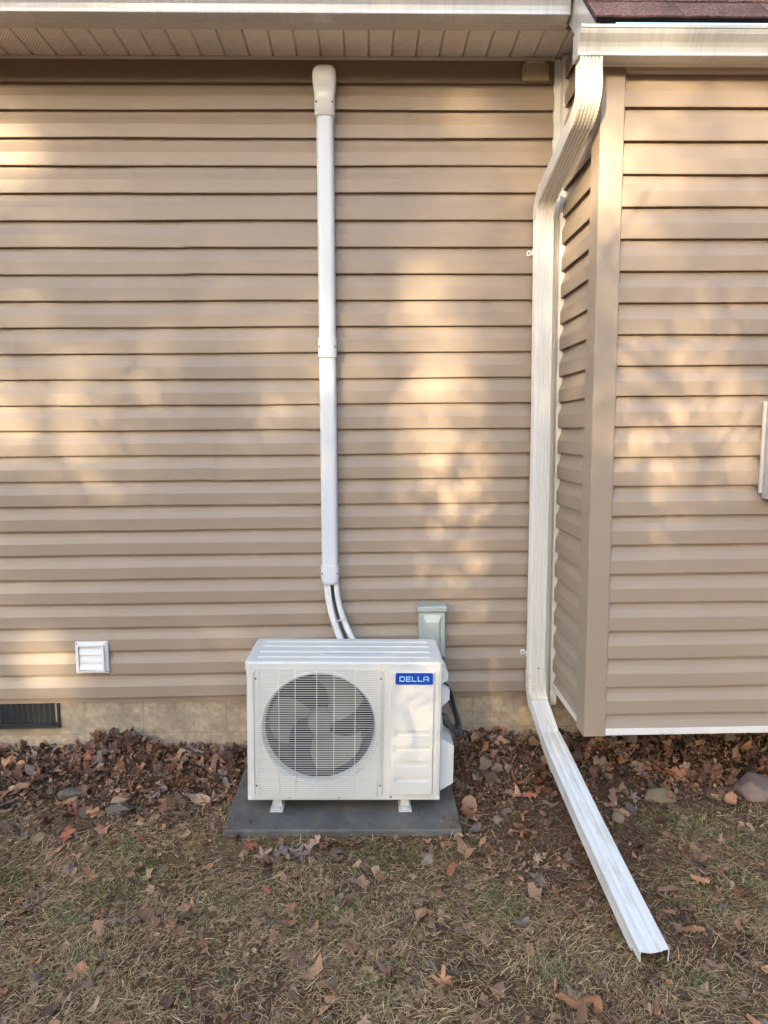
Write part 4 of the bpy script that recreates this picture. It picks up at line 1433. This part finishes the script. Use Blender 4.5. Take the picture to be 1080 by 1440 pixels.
def litter(name, count, smin, smax, lift, tilt, label, dens=litter_density, light=1.0, k=11):
    allv, allt = [], None
    x, y = sample(count, (-3.1, 3.2), (-2.4, 0.01), dens)
    s_ = rng.uniform(smin, smax, count) ** 1.0
    near = np.clip(1.0 + (y + 0.22) / 0.2, 0, 1)
    R_ = rot_mats(rng.normal(0, tilt, count) * (1 + near), rng.normal(0, tilt, count) * (1 + near), rng.uniform(0, 6.28, count))
    ang = np.linspace(0, 2 * np.pi, k, endpoint=False)
    shp = np.zeros((count, k + 1, 3))
    rad_ = rng.uniform(0.20, 0.62, (count, k))
    shp[:, 1:, 0] = rad_ * np.cos(ang) * rng.uniform(0.8, 1.3, (count, 1))
    shp[:, 1:, 1] = rad_ * np.sin(ang) * rng.uniform(0.45, 1.0, (count, 1))
    cu = rng.normal(0, 0.9, (count, 1))
    cv_ = rng.normal(0, 0.9, (count, 1))
    shp[:, 1:, 2] = cu * shp[:, 1:, 0] ** 2 + cv_ * shp[:, 1:, 1] ** 2 + rng.normal(0, 0.05, (count, k))
    V = np.einsum('nij,nkj->nki', R_, shp * s_[:, None, None])
    V[:, :, 0] += x[:, None]
    V[:, :, 1] = np.minimum(V[:, :, 1] + y[:, None], 0.012)
    gz = ground_z(x, y) + rng.uniform(0.3, 1, count) * lift * (1 + 2.2 * near)
    V[:, :, 2] += gz[:, None]
    t = BROWNS[rng.integers(0, len(BROWNS), count)] * rng.uniform(0.75, 1.6, (count, 1)) * light
    tri = [(0, 1 + i, 1 + (i + 1) % k) for i in range(k)]
    o = pile(name, V, tri, t, mat_litter, k + 1, k)
    tag(o, label, None, None, 'stuff')


litter('leaf_litter', 3300, 0.022, 0.08, 0.012, 0.35, 'matted layer of broken brown leaves drifted against the foundation')
litter('leaf_fragments', 2200, 0.018, 0.05, 0.010, 0.3, 'torn leaf fragments strewn thinly over the lawn', lambda x, y: np.clip(0.35 + 0.5 * wob(x * 2.1, y * 2.3 + 4), 0.1, 1) * (y < -0.5))
litter('leaf_crumbs', 36000, 0.006, 0.022, 0.010, 0.5, 'crumbled leaf bits scattered over soil and grass', k=6)


def grass_density(x, y):
    d = np.clip((-y - 0.35) / 0.5, 0.06, 1)
    soil = gauss(x, y, 0.60, -0.72, 0.36, 0.34) * 1.0 + gauss(x, y, 0.95, -0.85, 0.2, 0.35) * 0.6
    d = d * (1 - np.clip(soil, 0, 0.92))
    d = d * (0.30 + 0.70 * np.clip(patch(x * 1.6, y * 1.6) + 0.55, 0, 1))
    d = np.where(bay_zone(x, y), 0.02, d)
    return np.clip(d, 0.02, 1)


def blades(name, count, lmin, lmax, wid_, flat, palette, label, dens, lift=0.004, clump=None):
    x, y = sample(count, (-3.1, 3.2), (-2.4, -0.03), dens)
    L_ = lmin + (lmax - lmin) * rng.beta(1.3, 2.6, count)
    flow = 2.2 * wob(x * 1.3 + 2, y * 1.5 + 1) + rng.choice([0.0, np.pi], count)
    az = flow + rng.normal(0, 0.85, count)
    el = np.abs(rng.normal(0, flat, count))
    bend = rng.normal(0, 0.35, count) - 0.35
    side = rng.normal(0, 0.38, count)
    seg = 3
    V = np.zeros((count, 2 * seg + 1, 3))
    px, py, pz = x.copy(), y.copy(), ground_z(x, y) + rng.uniform(0, 1, count) * lift
    g0 = ground_z(x, y)
    w = wid_ * rng.uniform(0.45, 1.6, count)
    for s_ in range(seg + 1):
        t = s_ / seg
        a = az + side * t
        e_ = el + bend * t
        ww = w * (1 - 0.6 * t)
        nxp, nyp = -np.sin(a), np.cos(a)
        if s_ < seg:
            V[:, 2 * s_] = np.stack([px - nxp * ww / 2, py - nyp * ww / 2, pz], 1)
            V[:, 2 * s_ + 1] = np.stack([px + nxp * ww / 2, py + nyp * ww / 2, pz + ww * 0.2], 1)
        else:
            V[:, 2 * s_] = np.stack([px, py, pz], 1)
        st = L_ / seg
        px = px + np.cos(a) * np.cos(e_) * st
        py = np.minimum(py + np.sin(a) * np.cos(e_) * st, 0.0)
        pz = np.maximum(pz + np.sin(e_) * st, g0 + 0.001)
    tri = []
    for s_ in range(seg - 1):
        a = 2 * s_
        tri += [(a, a + 1, a + 3), (a, a + 3, a + 2)]
    a = 2 * (seg - 1)
    tri += [(a, a + 1, a + 2)]
    pal = np.array(palette)
    t = pal[rng.integers(0, len(pal), count)] * rng.uniform(0.65, 1.5, (count, 1))
    o = pile(name, V, tri, t, mat_grass, 2 * seg + 1, len(tri))
    tag(o, label, None, None, 'stuff')


DRY = [(0.44, 0.31, 0.17), (0.37, 0.245, 0.13), (0.31, 0.195, 0.10), (0.52, 0.38, 0.22), (0.24, 0.15, 0.08), (0.33, 0.24, 0.12)]
GREEN = [(0.12, 0.145, 0.055), (0.17, 0.18, 0.07), (0.10, 0.125, 0.055), (0.22, 0.21, 0.09)]
NEEDLE = [(0.24, 0.135, 0.07), (0.30, 0.18, 0.095), (0.16, 0.09, 0.05)]
blades('dead_grass', 175000, 0.010, 0.085, 0.0016, 0.20, DRY, 'flattened dead straw-coloured grass over the yard', grass_density, 0.010)


def green_density(x, y):
    g = np.clip(patch(x * 2.6 + 1, y * 2.6) - 0.25, 0, 1) * 1.6
    return np.clip(g * grass_density(x, y), 0.004, 1)


blades('green_grass', 26000, 0.012, 0.055, 0.0020, 0.6, GREEN, 'thin tufts of living green grass among the dead grass', green_density, 0.008)


def needle_density(x, y):
    soil = gauss(x, y, 0.60, -0.70, 0.4, 0.4) + 0.5 * gauss(x, y, 1.1, -0.8, 0.5, 0.4) + 0.35 * np.clip(-x, 0, 1) * np.clip(-y * 2, 0, 1) + 0.15
    return np.clip(soil, 0.03, 1)


MOSS = ((-0.86, -0.83, .16, .09), (-0.89, -0.95, .12, .06), (0.1, -0.80, .2, .06), (1.21, -0.63, .12, .06), (-0.2, -1.1, .15, .07), (0.41, -1.11, .1, .05), (1.14, -1.05, .14, .08), (-1.25, -0.9, .1, .08))


def moss_density(x, y):
    d = np.zeros_like(x)
    for a, b, c, e in MOSS:
        d += gauss(x, y, a, b, c, e)
    return np.clip(d * (0.4 + 0.6 * np.clip(wob(x * 6, y * 6) + 0.5, 0, 1)), 0, 1)


blades('moss', 26000, 0.003, 0.012, 0.0026, 0.9, [(0.14, 0.125, 0.035), (0.18, 0.155, 0.05), (0.11, 0.11, 0.035)], 'low yellow-green moss in patches on the lawn', moss_density, 0.006)
blades('pine_straw', 30000, 0.03, 0.09, 0.0013, 0.15, NEEDLE, 'thin brown pine needles strewn over the bare soil', needle_density, 0.008)

lr_ = np.random.default_rng(77)
kk = 190
dxp = np.where(lr_.random(kk) < 0.5, lr_.uniform(-0.455, 0.455, kk), lr_.choice([-1, 1], kk) * (0.455 - np.abs(lr_.normal(0, 0.04, kk))))
dyp = np.clip(-0.234 + np.abs(lr_.normal(0, 0.05, kk)), -0.234, 0.0)
angp = np.linspace(0, 2 * np.pi, 6, endpoint=False)
shp = np.zeros((kk, 7, 3))
shp[:, 1:, 0] = lr_.uniform(0.3, 0.6, (kk, 6)) * np.cos(angp)
shp[:, 1:, 1] = lr_.uniform(0.15, 0.5, (kk, 6)) * np.sin(angp)
shp[:, 1:, 2] = lr_.normal(0, 0.10, (kk, 6))
Vp = np.einsum('nij,nkj->nki', rot_mats(lr_.normal(0, .2, kk), lr_.normal(0, .2, kk), lr_.uniform(0, 6.28, kk)), shp * (0.003 + 0.018 * lr_.beta(1, 3.5, (kk, 1, 1))))
Vp += np.stack([dxp, dyp, np.full(kk, 0.0035)], 1)[:, None, :]
deb = pile('pad_crumbs', Vp, [(0, 1 + i, 1 + (i + 1) % 6) for i in range(6)], BROWNS[lr_.integers(0, 8, kk)], mat_litter, 7, 6)
tag(deb, 'leaf crumbs and grit lying on the front of the pad', None, None, 'stuff')
deb.matrix_world = Matrix.LocRotScale(pad.location, pad.rotation_euler, Vector((1, 1, 1)))

# a few twigs that stand out
for k, (x, y, a, l) in enumerate(((0.55, -0.98, 0.5, 0.16), (-0.25, -1.15, 2.7, 0.2), (0.02, -0.95, 0.1, 0.15), (1.05, -0.75, 1.6, 0.12), (-0.9, -1.0, 0.9, 0.14), (0.3, -1.35, 2.9, 0.13))):
    p = []
    for i in range(6):
        t = i / 5
        xx, yy = x + math.cos(a + 0.3 * math.sin(t * 4)) * l * t, y + math.sin(a + 0.3 * math.sin(t * 4)) * l * t
        p.append((xx, yy, float(ground_z(xx, yy)) + 0.012 + 0.006 * math.sin(t * 5)))
    o = tube('twig', p, [0.0028, 0.0026, 0.0022, 0.0020, 0.0016, 0.001], mat_bark, None, 5)
    tag(o, ('thin twig on bare soil left of the downspout extension', 'thin curved twig in the grass well in front of the pad', 'thin twig lying just in front of the pad',
             'thin upright-running twig right of the extension', 'thin twig in the grass at the left', 'thin twig near the bottom edge in front of the condenser')[k],
        'twig', 'twigs on the ground')


# ------------------------------------------------------------------ trees behind the viewpoint that dapple the sunlight
def tree_mesh(seed, height, spread, depth=6):
    rr_ = random.Random(seed)
    segs = []
    def grow(p, d, r_, l, lev):
        n_ = 3
        q = p
        for i in range(n_):
            d = (d + Vector((rr_.gauss(0, 0.10), rr_.gauss(0, 0.10), rr_.gauss(0.03, 0.07)))).normalized()
            q2 = q + d * (l / n_)
            ra, rb = r_ * (1 - 0.28 * i / n_), r_ * (1 - 0.28 * (i + 1) / n_)
            segs.append((q, q2, ra, rb, lev))
            q = q2
            if lev < depth and i >= 1 and lev > 0 or (lev == 0 and i == 2):
                side = Vector((rr_.gauss(0, 1), rr_.gauss(0, 1), rr_.gauss(0.25, 0.5))).normalized()
                if lev < depth:
                    grow(q, (d * 0.55 + side * spread).normalized(), rb * rr_.uniform(0.5, 0.7), l * rr_.uniform(0.6, 0.8), lev + 1)
        if lev < depth:
            for k in range(2 if lev > 0 else 3):
                side = Vector((rr_.gauss(0, 1), rr_.gauss(0, 1), rr_.gauss(0.2, 0.4))).normalized()
                grow(q, (d * 0.8 + side * spread * 0.8).normalized(), r_ * 0.70, l * rr_.uniform(0.66, 0.85), lev + 1)
    grow(Vector((0, 0, 0)), Vector((0, 0, 1)), height * 0.018, height * 0.28, 0)
    return segs


def tubes_mesh(name, segs, mat):
    V, F = [], []
    for p, q, ra, rb, lev in segs:
        d = (q - p).normalized()
        a = d.orthogonal().normalized()
        b = d.cross(a)
        k = 7 if lev < 2 else (4 if lev < 4 else 3)
        s0 = len(V)
        for c, r_ in ((p, ra), (q, rb)):
            for i in range(k):
                t = 2 * math.pi * i / k
                V.append(c + (a * math.cos(t) + b * math.sin(t)) * r_)
        for i in range(k):
            j = (i + 1) % k
            F.append((s0 + i, s0 + j, s0 + k + j, s0 + k + i))
    me = bpy.data.meshes.new(name)
    me.from_pydata(V, [], F)
    me.materials.append(mat)
    return me


tree_kinds = []
for sd, hh in ((5, 9.0), (8, 10.0)):
    sg = tree_mesh(sd, hh, 0.75, 6)
    tree_kinds.append((tubes_mesh('trunk', [q for q in sg if q[4] < 2], mat_bark), tubes_mesh('crown', [q for q in sg if q[4] >= 2], mat_bark)))


def put_tree(dist, lateral, kind, rotz, scale, label):
    """stand a tree on the ground up the sun's path; lateral = metres to the side, seen from the sun"""
    hx, hy = -math.sin(SUN_AZ), -math.cos(SUN_AZ)
    x, y = hx * dist + -hy * lateral, hy * dist + hx * lateral
    t = empty('bare_tree', (x, y, float(ground_z(x, y)) - 0.05), (0, 0, rotz))
    t.scale = (scale,) * 3
    for nm, me in zip(('trunk', 'crown'), tree_kinds[kind]):
        inst(nm, me, t)
    tag(t, label, 'tree')
    return t


oak = put_tree(25.0, -0.5, 0, 4.4, 1.2, 'unseen oak across the yard with leaves added to dapple the wall')
# wanted light patches on the wall plane; the added leaves are spread around them: (x, z, half-widths, strength)
GAPS = [(-1.55, 2.5, .26, .24, 1.0), (-.8, 1.5, .55, .28, .45), (-.35, 1.75, .28, .34, .55), (-1.56, 1.39, .2, .26, .65), (-1.56, .22, .14, .28, .6),
        (-1.3, 1.2, .4, .16, .3), (-.43, 1.26, .16, .12, .35),
        (.30, 2.05, .13, .55, .55), (.34, 1.25, .13, .5, .5), (.47, .62, .15, .5, .72), (.22, 1.35, .09, .3, .3), (.45, 2.6, .3, .15, .6), (.6, 2.35, .2, .3, .4),
        (.46, -.07, .12, .2, .05), (.2, .08, .1, .15, .12), (.87, -.12, .12, .08, .5),
        (1.38, 2.13, .4, .32, .38), (1.56, .95, .24, .34, 1.2), (1.17, 2.0, .15, .35, .55), (1.45, 1.45, .28, .3, .4), (1.57, .33, .2, .12, .35),
        (1.14, 1.35, .1, .25, .4), (1.01, 1.82, .12, .45, .5)]
GAP_MAX, GAP_MIN = 0.74, 0.025


def added_dapple_leaves(parent, count):  # unseen leaves, added wherever the wall should lie in shade
    lr = np.random.default_rng(21)
    pts = []
    need = count
    while need > 0:
        m = 40000
        x = lr.uniform(-3.2, 3.6, m)
        z = lr.uniform(-1.3, 2.95, m)
        L_ = np.zeros(m)
        for gx, gz, sx, sz, a in GAPS:
            L_ += a * np.exp(-((x - gx) / sx) ** 2 - ((z - gz) / sz) ** 2)
        L_ = L_ + 0.35 * np.clip(np.abs(x) - 2.0, 0, 1)
        tau = -np.log(GAP_MIN + (GAP_MAX - GAP_MIN) * np.clip(L_, 0, 1))
        ok = lr.random(m) < tau / 3.5
        x, z = x[ok][:need], z[ok][:need]
        t = lr.uniform(17, 30, len(x)) / math.cos(SUN_EL)
        p = np.stack([x, np.zeros_like(x), z], 1) + t[:, None] * np.array(SUN_DIR)[None]
        pts.append(p)
        need -= len(x)
    p = np.concatenate(pts)
    n_ = len(p)
    R_ = rot_mats(lr.uniform(0, 6.28, n_), lr.uniform(0, 6.28, n_), lr.uniform(0, 6.28, n_))
    a = np.linspace(0, 2 * np.pi, 6, endpoint=False)
    shp = np.stack([0.5 * np.cos(a), 0.33 * np.sin(a), 0.10 * np.cos(2 * a)], 1)
    V = np.einsum('nij,kj->nki', R_, shp) * lr.uniform(0.045, 0.095, (n_, 1, 1)) + p[:, None, :]
    o = pile('dapple_leaves', V, [(0, 1, 2), (0, 2, 3), (0, 3, 4), (0, 4, 5)], BROWNS[lr.integers(0, 6, n_)], mat_litter, 6, 4)
    o['kind'] = 'stuff'
    o.parent = parent
    o.matrix_parent_inverse = Matrix.LocRotScale(parent.location, parent.rotation_euler, parent.scale).inverted()


added_dapple_leaves(oak, 62000)


def sky_block_crown(parent, count):  # unseen leaves added higher up to hold back sky glow near the sun
    lr = np.random.default_rng(33)
    x, z = lr.uniform(-7, 7, count), 2.95 + 8.0 * lr.beta(1.0, 1.5, count)
    t = lr.uniform(17, 30, count) / math.cos(SUN_EL)
    p = np.stack([x, np.zeros_like(x), z], 1) + t[:, None] * np.array(SUN_DIR)[None]
    R_ = rot_mats(lr.uniform(0, 6.28, count), lr.uniform(0, 6.28, count), lr.uniform(0, 6.28, count))
    a = np.linspace(0, 2 * np.pi, 6, endpoint=False)
    shp = np.stack([0.5 * np.cos(a), 0.33 * np.sin(a), 0.10 * np.cos(2 * a)], 1)
    V = np.einsum('nij,kj->nki', R_, shp) * lr.uniform(0.09, 0.17, (count, 1, 1)) + p[:, None, :]
    o = pile('sky_block_leaves', V, [(0, 1, 2), (0, 2, 3), (0, 3, 4), (0, 4, 5)], BROWNS[lr.integers(0, 6, count)], mat_litter, 6, 4)
    o['kind'] = 'stuff'
    o.parent = parent
    o.matrix_parent_inverse = Matrix.LocRotScale(parent.location, parent.rotation_euler, parent.scale).inverted()


sky_block_crown(oak, 26000)
put_tree(9.6, 1.25, 1, 1.2, 0.52, 'small bare tree nearest the house across the lawn')


def woodland():
    """the bare wood that rings the yard: reads as one mass"""
    src = []
    kinds = []
    for sd, hh in ((15, 9.5), (23, 10.0), (31, 9.0)):
        sg = [(p, q, ra * (1.7 if lev > 3 else 1.0), rb * (1.7 if lev > 3 else 1.0), lev + 1) for p, q, ra, rb, lev in tree_mesh(sd, hh, 0.75, 5)]
        kinds.append((tubes_mesh('trunk', [q for q in sg if q[4] < 3], mat_bark), tubes_mesh('crown', [q for q in sg if q[4] >= 3], mat_bark)))
    for tr, cr in kinds:
        vs, fs = [], []
        off = 0
        for me in (tr, cr):
            a = np.empty(len(me.vertices) * 3, np.float32)
            me.vertices.foreach_get('co', a)
            vs.append(a.reshape(-1, 3))
            b = np.empty(len(me.loops), np.int32)
            me.loops.foreach_get('vertex_index', b)
            fs.append(b.reshape(-1, 4) + off)
            off += len(me.vertices)
        src.append((np.concatenate(vs), np.concatenate(fs)))
        for me in (tr, cr):
            bpy.data.meshes.remove(me)
    wr = np.random.default_rng(WOOD_SEED)
    V, F = [], []
    off = 0
    for k in range(WOOD_N):
        th = rad(-100 + 200 * (k + wr.uniform(0, 1)) / WOOD_N)
        R_ = wr.uniform(19, 40)
        if abs(th - SUN_AZ) < rad(22):          # the gap in the wood through which the low sun comes
            continue
        x, y = -math.sin(th) * R_, -math.cos(th) * R_
        v_, f_ = src[k % len(src)]
        a = wr.uniform(0, 6.28)
        s_ = wr.uniform(1.1, 1.6)
        c, d = math.cos(a) * s_, math.sin(a) * s_
        q = np.stack([v_[:, 0] * c - v_[:, 1] * d + x, v_[:, 0] * d + v_[:, 1] * c + y, v_[:, 2] * s_ + float(ground_z(x, y)) - 0.1], 1)
        V.append(q)
        F.append(f_ + off)
        off += len(v_)
    V, F = np.concatenate(V), np.concatenate(F)
    me = bpy.data.meshes.new('woodland')
    me.vertices.add(len(V))
    me.vertices.foreach_set('co', V.reshape(-1).astype(np.float32))
    me.loops.add(F.size)
    me.loops.foreach_set('vertex_index', F.reshape(-1).astype(np.int32))
    me.polygons.add(len(F))
    me.polygons.foreach_set('loop_start', (np.arange(len(F)) * 4).astype(np.int32))
    me.polygons.foreach_set('loop_total', np.full(len(F), 4, np.int32))
    me.update(calc_edges=True)
    me.materials.append(mat_bark)
    o = bpy.data.objects.new('woodland', me)
    COL.objects.link(o)
    tag(o, 'bare winter wood ringing the yard across from the house', None, None, 'stuff')


WOOD_N, WOOD_SEED = 40, 4
woodland()
